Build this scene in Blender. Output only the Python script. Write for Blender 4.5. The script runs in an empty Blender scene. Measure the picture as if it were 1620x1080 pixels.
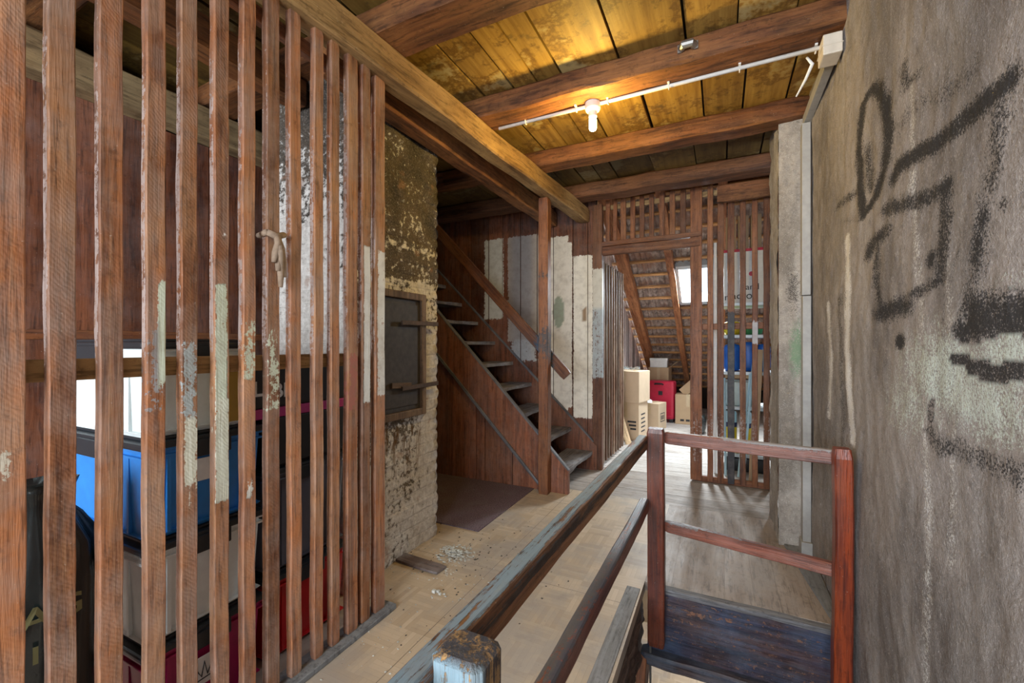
import bpy, bmesh, math, random
import numpy as np
from mathutils import Vector, Matrix, noise as mnoise

random.seed(7); RNG = np.random.default_rng(7)
sc = bpy.context.scene
COL = sc.collection

# ------------------------------------------------------------------ camera
CAM_Z = 1.35; FPX = 680.0; YAW = math.radians(25.9)
cd = bpy.data.cameras.new('camera'); cam = bpy.data.objects.new('camera', cd); COL.objects.link(cam)
cam.location = (0, 0, CAM_Z); cam.rotation_euler = (math.radians(90), 0, YAW)
cd.sensor_width = 36; cd.lens = 36 * FPX / 1620; cd.shift_y = 5 / 1620; cd.clip_start = 0.02
sc.camera = cam

# ------------------------------------------------------------------ world, lights, exposure
sc.view_settings.view_transform = 'Standard'; sc.view_settings.look = 'None'
sc.view_settings.gamma = 1; sc.view_settings.exposure = 0.45
w = bpy.data.worlds.new('sky'); sc.world = w; w.use_nodes = True
w.node_tree.nodes['Background'].inputs[0].default_value = (0.82, 0.91, 1.0, 1)
w.node_tree.nodes['Background'].inputs[1].default_value = 3.0
sc.cycles.max_bounces = 10; sc.cycles.diffuse_bounces = 6
sc.cycles.use_denoising = True

def area(name, loc, target, sx, sy, power, color):
    l = bpy.data.lights.new(name, 'AREA'); l.shape = 'RECTANGLE'; l.size = sx; l.size_y = sy
    l.energy = power; l.color = color
    o = bpy.data.objects.new(name, l); COL.objects.link(o); o.location = loc
    o.rotation_euler = (Vector(target) - Vector(loc)).to_track_quat('-Z', 'Y').to_euler()
    return o
area('daylight_rear_window', (-1.15, -2.55, 1.65), (-1.15, 3.0, 1.2), 3.2, 1.9, 205, (0.86, 0.93, 1.0))
area('daylight_skylight', (-0.32, 6.95, 2.45), (-0.32, 6.1, 0.6), 0.5, 0.75, 165, (0.9, 0.96, 1.0))
area('added_skylight_fill', (0.96, 6.95, 2.45), (0.2, 6.3, 0.6), 0.5, 0.75, 75, (0.9, 0.96, 1.0))  # fill light for the attic room, from an added skylight out of view
area('daylight_downstairs', (0.3, 6.2, -0.9), (-0.2, 4.2, -2.7), 0.8, 1.0, 45, (0.95, 0.97, 1.0))
bl = bpy.data.lights.new('bulb_light', 'POINT'); bl.energy = 27; bl.color = (1.0, 0.68, 0.17); bl.shadow_soft_size = 0.04
BULB = bpy.data.objects.new('bulb_light', bl); COL.objects.link(BULB); BULB.location = (-0.709, 2.6, 2.64)

# ------------------------------------------------------------------ photo-plane helpers
CY, SY = math.cos(YAW), math.sin(YAW)
def ray(px):
    u = (px - 810) / FPX
    return (-SY + u * CY, CY + u * SY)
def y_on(px, X): r = ray(px); return X * r[1] / r[0]
def x_on(px, Y): r = ray(px); return Y * r[0] / r[1]
def z_at(py, X, Y): d = -SY * X + CY * Y; return CAM_Z - d * (py - 545) / FPX

# ------------------------------------------------------------------ object helpers
def link(o, parent=None):
    COL.objects.link(o)
    if parent is not None: o.parent = parent
    return o
def tag(o, label=None, cat=None, group=None, kind=None):
    if label: o['label'] = label
    if cat: o['category'] = cat
    if group: o['group'] = group
    if kind: o['kind'] = kind
    return o
def thing(name, label, cat, loc, group=None, rz=0):
    o = bpy.data.objects.new(name, None); COL.objects.link(o); o.location = loc; o.rotation_euler.z = rz
    o.empty_display_size = 0.1
    return tag(o, label, cat, group)
def attach(o, parent):
    """keep o where it is in the world, below an unrotated parent"""
    if parent is not None:
        o.parent = parent
        o.location = Vector(o.location) - Vector(parent.location)
    return o
def make(name, verts, faces, mat, parent=None, origin=None, smooth=False, attrs=None, local=False):
    """verts in world coordinates unless local (then relative to the parent's base)"""
    v = np.asarray(verts, dtype=float)
    if origin is None:
        origin = np.array([(v[:, 0].min() + v[:, 0].max()) / 2, (v[:, 1].min() + v[:, 1].max()) / 2, v[:, 2].min()])
    origin = np.asarray(origin, dtype=float)
    me = bpy.data.meshes.new(name)
    me.from_pydata((v - origin).tolist(), [], [tuple(f) for f in faces]); me.update()
    if smooth: me.polygons.foreach_set('use_smooth', [True] * len(me.polygons))
    for m in (mat if isinstance(mat, (list, tuple)) else [mat]): me.materials.append(m)
    if attrs:
        for k, (dom, typ, data) in attrs.items():
            a = me.attributes.new(k, typ, dom)
            a.data.foreach_set('color' if typ == 'FLOAT_COLOR' else 'value', np.asarray(data, dtype=np.float32).ravel())
    o = bpy.data.objects.new(name, me); COL.objects.link(o); o.location = origin
    if parent is not None:
        o.parent = parent
        if not local: o.location = Vector(origin) - Vector(parent.location)
    return o
def paint_attrs(P, paint):
    """P (N,3) world points -> attributes pa (amount) and pc (colour)"""
    n = len(P); pa = np.zeros(n); pc = np.zeros((n, 4)); pc[:, 3] = 1
    for f in paint:
        a, c = f(P)
        sel = a > pa * 0.999
        sel &= a > 0
        pc[sel, :3] = c; pa[sel] = a[sel]
    return {'pa': ('POINT', 'FLOAT', pa), 'pc': ('POINT', 'FLOAT_COLOR', pc)}
def sm(x): return np.clip(x, 0, 1)
def rect_paint(ax, lo0, hi0, lo1, hi1, col, amt=1.0, soft=0.02):
    """rectangle on axes ax=(i,j)"""
    def f(P):
        a = P[:, ax[0]]; b = P[:, ax[1]]
        d = np.minimum(np.minimum(a - lo0, hi0 - a), np.minimum(b - lo1, hi1 - b))
        return amt * sm(0.5 + d / soft), col
    return f

def bar(name, p0, p1, w, t, mat, parent=None, xd=(1, 0, 0), n=None, cham=0.004, jit=0.0, sub=1, paint=None, taper=None, bow=0.0):
    """squared timber from p0 to p1 (centre line); local Z runs along it, local X along xd (size w), local Y size t"""
    p0 = Vector(p0); p1 = Vector(p1); L = (p1 - p0).length
    z = (p1 - p0).normalized(); x = Vector(xd); x = (x - z * x.dot(z)).normalized(); y = z.cross(x)
    if n is None: n = max(1, int(L / 0.25))
    hw, ht, c = w / 2, t / 2, min(cham, w / 3, t / 3)
    cs = []
    def side(a, b, m):
        for i in range(m + 1): s = i / m; cs.append((a[0] + (b[0] - a[0]) * s, a[1] + (b[1] - a[1]) * s))
    side((-hw + c, -ht), (hw - c, -ht), sub); side((hw, -ht + c), (hw, ht - c), sub)
    side((hw - c, ht), (-hw + c, ht), sub); side((-hw, ht - c), (-hw, -ht + c), sub)
    k = len(cs); V = []; F = []
    seed = random.random() * 100
    for i in range(n + 1):
        s = i / n
        jx = jit * mnoise.noise(Vector((seed, s * L * 3, 0))) * 2; jy = jit * mnoise.noise(Vector((seed + 9, s * L * 3, 0))) * 2
        e = 1.0 if 0 < i < n else (1 - c / max(hw, ht))
        if taper: e *= 1 + (taper - 1) * s
        for j, (a, b) in enumerate(cs):
            q = jit * 0.7 * mnoise.noise(Vector((seed + j // (sub + 1) * 5, s * L * 9, j * 0.3)))
            V.append((a * e + jx + (q if a > 0 else -q), b * e + jy + (q if b > 0 else -q) + bow * math.sin(math.pi * s), s * L))
    for i in range(n):
        for j in range(k):
            j2 = (j + 1) % k
            F.append((i * k + j, i * k + j2, (i + 1) * k + j2, (i + 1) * k + j))
    F.append(tuple(range(k - 1, -1, -1))); F.append(tuple(range(n * k, n * k + k)))
    me = bpy.data.meshes.new(name); me.from_pydata(V, [], F); me.update(); me.materials.append(mat)
    M = Matrix((x, y, z)).transposed().to_4x4(); M.translation = p0
    if paint:
        A = np.array(V); R = np.array(M.to_3x3()); P = A @ R.T + np.array(p0)
        for kk, (dom, typ, data) in paint_attrs(P, paint).items():
            a = me.attributes.new(kk, typ, dom); a.data.foreach_set('color' if typ == 'FLOAT_COLOR' else 'value', np.asarray(data, dtype=np.float32).ravel())
    o = bpy.data.objects.new(name, me); COL.objects.link(o); o.matrix_world = M
    return attach(o, parent)

class MB:
    """collects simple solids into one mesh"""
    def __init__(s): s.V = []; s.F = []
    def add(s, V, F):
        b = len(s.V); s.V += [tuple(v) for v in V]; s.F += [tuple(i + b for i in f) for f in F]; return s
    def box(s, lo, hi, c=0.0, taper=None):
        x0, y0, z0 = lo; x1, y1, z1 = hi
        if c <= 0:
            V = [(x0, y0, z0), (x1, y0, z0), (x1, y1, z0), (x0, y1, z0), (x0, y0, z1), (x1, y0, z1), (x1, y1, z1), (x0, y1, z1)]
            if taper is not None:
                mx, my = (x0 + x1) / 2, (y0 + y1) / 2
                for i in range(4): V[i] = (mx + (V[i][0] - mx) * taper, my + (V[i][1] - my) * taper, z0)
            return s.add(V, [(3, 2, 1, 0), (4, 5, 6, 7), (0, 1, 5, 4), (1, 2, 6, 5), (2, 3, 7, 6), (3, 0, 4, 7)])
        bm = bmesh.new(); bmesh.ops.create_cube(bm, size=1)
        for v in bm.verts: v.co = Vector(((x0 + x1) / 2 + v.co.x * (x1 - x0), (y0 + y1) / 2 + v.co.y * (y1 - y0), (z0 + z1) / 2 + v.co.z * (z1 - z0)))
        if taper is not None:
            mx, my = (x0 + x1) / 2, (y0 + y1) / 2
            for v in bm.verts:
                if v.co.z < (z0 + z1) / 2: v.co.x = mx + (v.co.x - mx) * taper; v.co.y = my + (v.co.y - my) * taper
        bmesh.ops.bevel(bm, geom=bm.edges[:], offset=c, segments=2, affect='EDGES', profile=0.6)
        bm.verts.index_update(); V = [v.co[:] for v in bm.verts]; F = [[v.index for v in f.verts] for f in bm.faces]; bm.free()
        return s.add(V, F)
    def lathe(s, cx, cy, prof, n=24, axis='Z'):
        V = []; F = []
        for (r, h) in prof:
            for i in range(n):
                a = 2 * math.pi * i / n; p = (r * math.cos(a), r * math.sin(a), h)
                V.append((cx + p[0], cy + p[1], p[2]))
        m = len(prof)
        for j in range(m - 1):
            for i in range(n):
                i2 = (i + 1) % n; F.append((j * n + i, j * n + i2, (j + 1) * n + i2, (j + 1) * n + i))
        F.append(tuple(range(n - 1, -1, -1))); F.append(tuple((m - 1) * n + i for i in range(n)))
        return s.add(V, F)
    def tube(s, pts, r, n=10):
        pts = [Vector(p) for p in pts]; V = []; F = []
        up = Vector((0, 0, 1)) if abs((pts[1] - pts[0]).normalized().z) < .9 else Vector((1, 0, 0))
        for i, p in enumerate(pts):
            t = (pts[min(i + 1, len(pts) - 1)] - pts[max(i - 1, 0)]).normalized()
            a = up.cross(t).normalized(); b = t.cross(a); up = b
            rr = r[i] if isinstance(r, (list, tuple)) else r
            for k in range(n):
                q = 2 * math.pi * k / n; V.append(p + (a * math.cos(q) + b * math.sin(q)) * rr)
        for i in range(len(pts) - 1):
            for k in range(n):
                k2 = (k + 1) % n; F.append((i * n + k, i * n + k2, (i + 1) * n + k2, (i + 1) * n + k))
        F.append(tuple(range(n - 1, -1, -1))); F.append(tuple((len(pts) - 1) * n + k for k in range(n)))
        return s.add(V, F)
    def prism(s, poly, axis, a, b):
        """poly in the two other axes (in xyz order), extruded along axis from a to b"""
        def P(q, t): q = list(q); q.insert(axis, t); return tuple(q)
        n = len(poly); V = [P(q, a) for q in poly] + [P(q, b) for q in poly]
        F = [tuple(range(n - 1, -1, -1)), tuple(range(n, 2 * n))] + [(i, (i + 1) % n, n + (i + 1) % n, n + i) for i in range(n)]
        return s.add(V, F)
    def grid(s, o, du, dv, nu, nv, f=None):
        o = Vector(o); du = Vector(du); dv = Vector(dv); V = []; F = []; nrm = du.cross(dv).normalized()
        for j in range(nv + 1):
            for i in range(nu + 1):
                p = o + du * (i / nu) + dv * (j / nv)
                if f: p = p + nrm * f(p)
                V.append(p)
        for j in range(nv):
            for i in range(nu):
                a = j * (nu + 1) + i; F.append((a, a + 1, a + nu + 2, a + nu + 1))
        return s.add(V, F)
    def build(s, name, mat, parent=None, smooth=False, paint=None, local=False, origin=None):
        at = paint_attrs(np.array([tuple(v) for v in s.V]), paint) if paint else None
        o = make(name, [tuple(v) for v in s.V], s.F, mat, parent, origin, smooth, at, local)
        bm = bmesh.new(); bm.from_mesh(o.data); bmesh.ops.recalc_face_normals(bm, faces=bm.faces[:]); bm.to_mesh(o.data); bm.free()
        return o
def xform(mb, loc, rz=0.0):
    c, s_ = math.cos(rz), math.sin(rz)
    mb.V = [(loc[0] + v[0] * c - v[1] * s_, loc[1] + v[0] * s_ + v[1] * c, loc[2] + v[2]) for v in mb.V]
    return mb

# ------------------------------------------------------------------ materials
class NT:
    def __init__(s, name):
        s.m = bpy.data.materials.new(name); s.m.use_nodes = True; s.t = s.m.node_tree; s.n = s.t.nodes; s.l = s.t.links
        s.b = s.n['Principled BSDF']
    def new(s, t, **k):
        n = s.n.new(t)
        for a, v in k.items(): setattr(n, a, v)
        return n
    def put(s, sock, v):
        if hasattr(v, 'links') or isinstance(v, bpy.types.NodeSocket): s.l.new(v, sock)
        elif isinstance(v, (tuple, list)) and len(v) == 3 and sock.type == 'RGBA': sock.default_value = (*v, 1)
        else: sock.default_value = v
    def math(s, op, a, b=None, c=None, clamp=False):
        n = s.new('ShaderNodeMath', operation=op, use_clamp=clamp); s.put(n.inputs[0], a)
        if b is not None: s.put(n.inputs[1], b)
        if c is not None: s.put(n.inputs[2], c)
        return n.outputs[0]
    def vmath(s, op, a, b=None):
        n = s.new('ShaderNodeVectorMath', operation=op); s.put(n.inputs[0], a)
        if b is not None: s.put(n.inputs[1], b)
        return n.outputs[0]
    def noise(s, vec, scale, detail=4, rough=0.55, out='Fac'):
        n = s.new('ShaderNodeTexNoise'); s.put(n.inputs['Vector'], vec); n.inputs['Scale'].default_value = scale
        n.inputs['Detail'].default_value = detail; n.inputs['Roughness'].default_value = rough
        return n.outputs[out]
    def mapr(s, v, a, b, c=0.0, d=1.0, smooth=False):
        n = s.new('ShaderNodeMapRange', interpolation_type='SMOOTHSTEP' if smooth else 'LINEAR'); s.put(n.inputs[0], v)
        for i, q in enumerate((a, b, c, d)): n.inputs[1 + i].default_value = q
        return n.outputs[0]
    def mix(s, f, a, b, blend='MIX'):
        n = s.new('ShaderNodeMix', data_type='RGBA', blend_type=blend); s.put(n.inputs['Factor'], f)
        s.put(n.inputs[6], a); s.put(n.inputs[7], b); return n.outputs[2]
    def coords(s, scale=(1, 1, 1), rnd=True):
        tc = s.new('ShaderNodeTexCoord'); v = tc.outputs['Object']
        if rnd:
            oi = s.new('ShaderNodeObjectInfo'); cx = s.new('ShaderNodeCombineXYZ')
            r = s.math('MULTIPLY', oi.outputs['Random'], 37.0)
            s.put(cx.inputs[0], r); s.put(cx.inputs[1], s.math('MULTIPLY', r, 1.7)); s.put(cx.inputs[2], s.math('MULTIPLY', r, 0.6))
            v = s.vmath('ADD', v, cx.outputs[0])
        return s.vmath('MULTIPLY', v, scale), v
    def attr(s, name, out='Fac'):
        n = s.new('ShaderNodeAttribute', attribute_name=name); return n.outputs[out]
    def bump(s, h, strength=0.3, dist=0.01, prev=None):
        n = s.new('ShaderNodeBump'); n.inputs['Strength'].default_value = strength; n.inputs['Distance'].default_value = dist
        s.put(n.inputs['Height'], h)
        if prev is not None: s.put(n.inputs['Normal'], prev)
        return n.outputs[0]
    def done(s, col, rough=0.7, normal=None, spec=None):
        s.put(s.b.inputs['Base Color'], col); s.put(s.b.inputs['Roughness'], rough)
        if normal is not None: s.put(s.b.inputs['Normal'], normal)
        if spec is not None: s.b.inputs['Specular IOR Level'].default_value = spec
        return s.m

def wood(name, c1, c2, c3=None, axis='Z', rough=0.65, grain=1.0, dust=0.0, dustcol=(0.36, 0.36, 0.38), stain=0.5, saw=0.0, rv=0.35, bumpk=0.35, spec=0.3, pw=(1.1, 1.1)):
    """c1 mid colour, c2 dark grain, c3 stain colour; the grain runs along axis of the object"""
    t = NT(name); g = 1.6; ac = 26 * grain
    scl = {'Z': (ac, ac, g), 'X': (g, ac, ac), 'Y': (ac, g, ac)}[axis]
    gv, v = t.coords(scl)
    var = t.new('ShaderNodeAttribute', attribute_name='var').outputs['Fac']
    vo = t.new('ShaderNodeCombineXYZ'); t.put(vo.inputs[0], t.math('MULTIPLY', var, 53.0)); t.put(vo.inputs[2], t.math('MULTIPLY', var, 21.0)); t.put(vo.inputs[1], t.math('MULTIPLY', var, 11.0))
    gv = t.vmath('ADD', gv, vo.outputs[0])
    warp = t.noise(v, 2.2, 2, out='Color')
    gw = t.vmath('ADD', gv, t.vmath('MULTIPLY', warp, (1.6, 1.6, 1.6)))
    n1 = t.noise(gw, 1.0, 5, 0.65)
    n2 = t.noise(t.vmath('MULTIPLY', gv, (3.7, 3.7, 3.7)), 1.0, 3, 0.7)
    big = t.noise(v, 1.7, 4, 0.6)
    col = t.mix(t.mapr(n1, 0.36, 0.62), c2, c1)
    if c3 is None: c3 = tuple(min(1, q * 1.5 + 0.03) for q in c1)
    col = t.mix(t.math('MULTIPLY', t.mapr(big, 0.42, 0.68, smooth=True), stain), col, c3)
    col = t.mix(t.math('MULTIPLY', t.mapr(n2, 0.52, 0.64), 0.62), col, tuple(q * 0.45 for q in c2))
    n3 = t.noise(t.vmath('MULTIPLY', gv, (1.9, 1.9, 0.5) if axis == 'Z' else ((0.5, 1.9, 1.9) if axis == 'X' else (1.9, 0.5, 1.9))), 1.0, 6, 0.75)
    col = t.mix(t.math('MULTIPLY', t.mapr(n3, 0.50, 0.66), 0.45), col, c3)
    drt = t.noise(v, 26, 6, 0.75)
    col = t.mix(t.math('MULTIPLY', t.mapr(drt, 0.54, 0.70), 0.55), col, tuple(q * 0.35 for q in c2))
    oi = t.new('ShaderNodeObjectInfo')
    br = t.math('FRACT', t.math('ADD', oi.outputs['Random'], t.math('MULTIPLY', var, 7.31)))
    k = t.mapr(br, 0, 1, 1 - rv, 1 + rv)
    kc = t.new('ShaderNodeCombineXYZ')
    for i in range(3): t.put(kc.inputs[i], k)
    col = t.vmath('MULTIPLY', col, kc.outputs[0])
    if dust > 0:
        dn = t.noise(v, 5.5, 5, 0.7)
        col = t.mix(t.math('MULTIPLY', t.mapr(dn, 0.4, 0.7), dust), col, dustcol)
    spk = t.noise(v, 130, 2, 0.6)
    col = t.mix(t.math('MULTIPLY', t.mapr(spk, 0.70, 0.76), 0.35), col, (0.6, 0.55, 0.48))
    # paint layer
    pa = t.attr('pa'); pc = t.attr('pc', 'Color')
    pn = t.noise(t.vmath('MULTIPLY', gv, (1.3, 1.3, 1.3)), 1.0, 6, 0.8); pn2 = t.noise(v, 45, 5, 0.75)
    pm = t.math('ADD', pa, t.math('ADD', t.math('MULTIPLY', t.math('SUBTRACT', pn, 0.5), pw[0]), t.math('MULTIPLY', t.math('SUBTRACT', pn2, 0.5), pw[1])))
    pm = t.mapr(pm, 0.47, 0.56, smooth=True)
    pm = t.math('MULTIPLY', pm, t.mapr(pa, 0.02, 0.12))
    pcd = t.mix(t.math('MULTIPLY', t.mapr(t.noise(v, 13, 5, 0.7), 0.45, 0.7), 0.35), pc, (0.2, 0.16, 0.13))
    col = t.mix(t.math('MULTIPLY', pm, 0.95), col, pcd)
    h = t.math('ADD', t.math('ADD', t.math('MULTIPLY', n1, 0.6), t.math('MULTIPLY', n3, 0.5)), t.math('MULTIPLY', n2, 0.5))
    h = t.math('ADD', h, t.math('MULTIPLY', pm, 0.15))
    nb = t.bump(h, bumpk, 0.006)
    if saw > 0:
        wv = t.new('ShaderNodeTexWave', wave_type='BANDS', bands_direction='DIAGONAL'); t.put(wv.inputs['Vector'], v)
        wv.inputs['Scale'].default_value = 44; wv.inputs['Distortion'].default_value = 5.0; wv.inputs['Detail'].default_value = 2
        sawm = t.mapr(t.noise(v, 1.3, 2), 0.4, 0.6)
        nb = t.bump(t.math('MULTIPLY', wv.outputs[0], sawm), saw, 0.004, nb)
    return t.done(col, t.mapr(n1, 0.3, 0.7, min(1, rough + 0.12), rough - 0.08), nb, spec)

def plain(name, col, rough=0.5, metal=0.0, var=0.12, bumpk=0.05, scale=25, spec=0.5, alpha=None, coat=0):
    t = NT(name); _, v = t.coords()
    n = t.noise(v, scale, 4); n2 = t.noise(v, 3.0, 3)
    f = t.math('ADD', t.math('MULTIPLY', n, 0.5), t.math('MULTIPLY', n2, 0.5))
    c = t.mix(t.mapr(f, 0.35, 0.65), tuple(q * (1 - var) for q in col), tuple(min(1, q * (1 + var * 0.6)) for q in col))
    t.b.inputs['Metallic'].default_value = metal
    if coat: t.b.inputs['Coat Weight'].default_value = coat
    if alpha is not None: t.b.inputs['Alpha'].default_value = alpha
    return t.done(c, rough, t.bump(n, bumpk, 0.003), spec)

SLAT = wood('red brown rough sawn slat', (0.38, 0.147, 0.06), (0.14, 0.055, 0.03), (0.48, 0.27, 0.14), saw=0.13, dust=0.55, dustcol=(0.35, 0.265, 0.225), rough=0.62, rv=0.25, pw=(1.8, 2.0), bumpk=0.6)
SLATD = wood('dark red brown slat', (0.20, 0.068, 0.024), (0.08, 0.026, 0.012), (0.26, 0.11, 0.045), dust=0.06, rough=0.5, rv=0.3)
BEAM = wood('old roof timber', (0.20, 0.074, 0.026), (0.055, 0.022, 0.011), (0.31, 0.135, 0.045), rough=0.6, grain=0.6, rv=0.15, stain=0.6, bumpk=0.6)
BEAMM = wood('pale brown main timber', (0.36, 0.21, 0.085), (0.17, 0.09, 0.035), (0.46, 0.30, 0.13), rough=0.6, grain=0.6, rv=0.1, stain=0.6, bumpk=0.6)
BEAMD = wood('dark old roof timber', (0.15, 0.06, 0.028), (0.05, 0.022, 0.013), (0.24, 0.11, 0.05), rough=0.6, grain=0.6, rv=0.2, bumpk=0.6)
BEAMP = wood('pale weathered timber', (0.33, 0.22, 0.11), (0.16, 0.10, 0.05), (0.40, 0.30, 0.16), rough=0.7, grain=0.6, rv=0.15, bumpk=0.5)
RAIL = wood('red varnished railing wood', (0.25, 0.07, 0.04), (0.09, 0.024, 0.014), (0.34, 0.14, 0.09), rough=0.38, grain=1.2, rv=0.2, dust=0.10, bumpk=0.5, spec=0.45)
RAILP = wood('dark maroon varnished post', (0.16, 0.034, 0.016), (0.05, 0.012, 0.008), (0.22, 0.055, 0.02), rough=0.3, grain=1.3, rv=0.1, dust=0.05, bumpk=0.5, spec=0.5)
RAILB = wood('worn handrail wood with charred sides', (0.26, 0.11, 0.045), (0.05, 0.024, 0.014), (0.42, 0.20, 0.08), rough=0.5, grain=1.0, stain=0.8, rv=0.05, bumpk=0.9, spec=0.4, pw=(1.5, 0.3))
WALLP = wood('red brown wall planks', (0.17, 0.055, 0.025), (0.06, 0.02, 0.011), (0.23, 0.09, 0.045), rough=0.5, rv=0.4, dust=0.12, grain=0.8)
STAIRW = wood('dusty red brown stair wood', (0.26, 0.088, 0.042), (0.10, 0.036, 0.02), (0.34, 0.15, 0.08), rough=0.6, dust=0.25, dustcol=(0.27, 0.2, 0.18), rv=0.25)
TREADW = wood('worn grey stair tread', (0.20, 0.17, 0.155), (0.07, 0.055, 0.05), (0.30, 0.27, 0.25), axis='Y', rough=0.7, rv=0.2, dust=0.4, grain=0.8)
BATTEN = wood('pale orange roof batten', (0.50, 0.26, 0.10), (0.26, 0.12, 0.05), rough=0.7, rv=0.2)
RAFTER = wood('orange brown rafter', (0.42, 0.16, 0.065), (0.16, 0.055, 0.025), (0.5, 0.24, 0.11), rough=0.6, grain=0.6, rv=0.2)
ATTWALL = wood('whitewashed attic planks', (0.55, 0.46, 0.44), (0.34, 0.24, 0.22), (0.75, 0.72, 0.7), rough=0.8, rv=0.45)
FASC = wood('blue black weathered fascia board', (0.085, 0.04, 0.032), (0.022, 0.016, 0.02), (0.035, 0.055, 0.11), axis='X', rough=0.6, grain=0.9, rv=0.05, stain=0.9, dust=0.12, dustcol=(0.25, 0.33, 0.42), bumpk=1.0, spec=0.3)
JOIST = wood('rough dark joist', (0.17, 0.11, 0.08), (0.05, 0.035, 0.03), axis='Y', rough=0.8, grain=0.7, rv=0.2, bumpk=1.0)
PALEBOARD = wood('bare pine board', (0.62, 0.45, 0.27), (0.42, 0.27, 0.14), rough=0.7, rv=0.15)

# ceiling boards
def mk_ceiling():
    t = NT('ochre stained ceiling boards'); _, v = t.coords(rnd=False)
    var = t.attr('var')
    vo = t.new('ShaderNodeCombineXYZ'); t.put(vo.inputs[0], t.math('MULTIPLY', var, 31.0)); t.put(vo.inputs[1], t.math('MULTIPLY', var, 17.0))
    vv = t.vmath('ADD', v, vo.outputs[0])
    gr = t.noise(t.vmath('MULTIPLY', vv, (22, 1.5, 22)), 1.0, 5, 0.65)
    big = t.noise(vv, 2.2, 6, 0.68); mid = t.noise(vv, 9, 5, 0.7)
    col = t.mix(t.mapr(gr, 0.35, 0.65), (0.28, 0.15, 0.03), (0.50, 0.31, 0.075))
    col = t.mix(t.mapr(big, 0.55, 0.62, smooth=True), col, (0.52, 0.41, 0.19))
    edge = t.math('SUBTRACT', 1.0, t.math('ABSOLUTE', t.mapr(big, 0.50, 0.57, -1, 1)), clamp=True)
    col = t.mix(t.math('MULTIPLY', edge, 0.75), col, (0.16, 0.08, 0.02))
    col = t.mix(t.math('MULTIPLY', t.mapr(mid, 0.56, 0.70), 0.7), col, (0.07, 0.045, 0.025))
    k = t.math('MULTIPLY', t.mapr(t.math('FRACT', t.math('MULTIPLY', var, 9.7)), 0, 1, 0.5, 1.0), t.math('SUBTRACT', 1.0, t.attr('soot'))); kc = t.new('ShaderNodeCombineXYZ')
    for i in range(3): t.put(kc.inputs[i], k)
    col = t.vmath('MULTIPLY', col, kc.outputs[0])
    return t.done(col, 0.6, t.bump(t.math('ADD', gr, mid), 0.3, 0.006), 0.35)
CEIL = mk_ceiling()

def mk_parquet():
    t = NT('worn mosaic parquet linoleum'); tc = t.new('ShaderNodeTexCoord'); v = tc.outputs['Object']
    s = t.new('ShaderNodeSeparateXYZ'); t.put(s.inputs[0], v); x, y = s.outputs[0], s.outputs[1]
    T = 0.155
    X = t.math('DIVIDE', t.math('ADD', x, 50.0), T); Y = t.math('DIVIDE', t.math('ADD', y, 50.0), T)
    fx, fy = t.math('FLOOR', X), t.math('FLOOR', Y)
    par = t.math('MODULO', t.math('ADD', fx, fy), 2.0)
    par = t.math('GREATER_THAN', par, 0.5)
    m = t.new('ShaderNodeMix'); t.put(m.inputs[0], par); t.put(m.inputs[2], X); t.put(m.inputs[3], Y); U = m.outputs[0]
    fi = t.math('FLOOR', t.math('MULTIPLY', U, 6.0))
    cx = t.new('ShaderNodeCombineXYZ'); t.put(cx.inputs[0], fx); t.put(cx.inputs[1], fy); t.put(cx.inputs[2], fi)
    wn = t.new('ShaderNodeTexWhiteNoise'); t.put(wn.inputs[0], cx.outputs[0])
    cell = t.new('ShaderNodeTexWhiteNoise'); cc = t.new('ShaderNodeCombineXYZ'); t.put(cc.inputs[0], fx); t.put(cc.inputs[1], fy); t.put(cell.inputs[0], cc.outputs[0])
    k = t.math('ADD', t.math('MULTIPLY', wn.outputs[0], 0.6), t.math('MULTIPLY', cell.outputs[0], 0.4))
    col = t.mix(k, (0.40, 0.305, 0.205), (0.56, 0.45, 0.325))
    gu = t.math('FRACT', t.math('MULTIPLY', U, 6.0)); gap = t.math('LESS_THAN', gu, 0.06)
    col = t.mix(t.math('MULTIPLY', gap, 0.35), col, (0.24, 0.17, 0.11))
    # sheet seams
    def seam(c, off, per):
        q = t.math('FRACT', t.math('DIVIDE', t.math('ADD', c, off), per)); return t.math('LESS_THAN', q, 0.004 / per)
    sm_ = t.math('MAXIMUM', seam(x, 51.46, 0.62 * 1.5), seam(y, 50.97, 1.21))
    col = t.mix(t.math('MULTIPLY', sm_, 0.75), col, (0.10, 0.07, 0.05))
    d1 = t.noise(v, 1.4, 6, 0.65); d2 = t.noise(v, 7, 6, 0.7); d3 = t.noise(v, 60, 3, 0.6)
    col = t.mix(t.math('MULTIPLY', t.mapr(d1, 0.42, 0.62, smooth=True), 0.65), col, (0.30, 0.28, 0.265))
    col = t.mix(t.math('MULTIPLY', t.mapr(d2, 0.55, 0.72), 0.35), col, (0.22, 0.19, 0.17))
    col = t.mix(t.mapr(d3, 0.68, 0.76), col, (0.16, 0.14, 0.13))
    return t.done(col, t.mapr(d2, 0.3, 0.7, 0.38, 0.6), t.bump(d2, 0.06, 0.004), 0.4)
PARQ = mk_parquet()
BOARDS = wood('grey worn floor boards', (0.33, 0.27, 0.22), (0.19, 0.15, 0.12), (0.41, 0.36, 0.31), axis='X', rough=0.55, rv=0.16, dust=0.4, dustcol=(0.36, 0.34, 0.33), grain=0.6, stain=0.5)
ATTFLOOR = wood('pale dusty attic floor boards', (0.52, 0.47, 0.42), (0.36, 0.31, 0.27), (0.62, 0.58, 0.54), axis='X', rough=0.65, rv=0.12, dust=0.4, dustcol=(0.55, 0.53, 0.51), grain=0.6)
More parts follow.
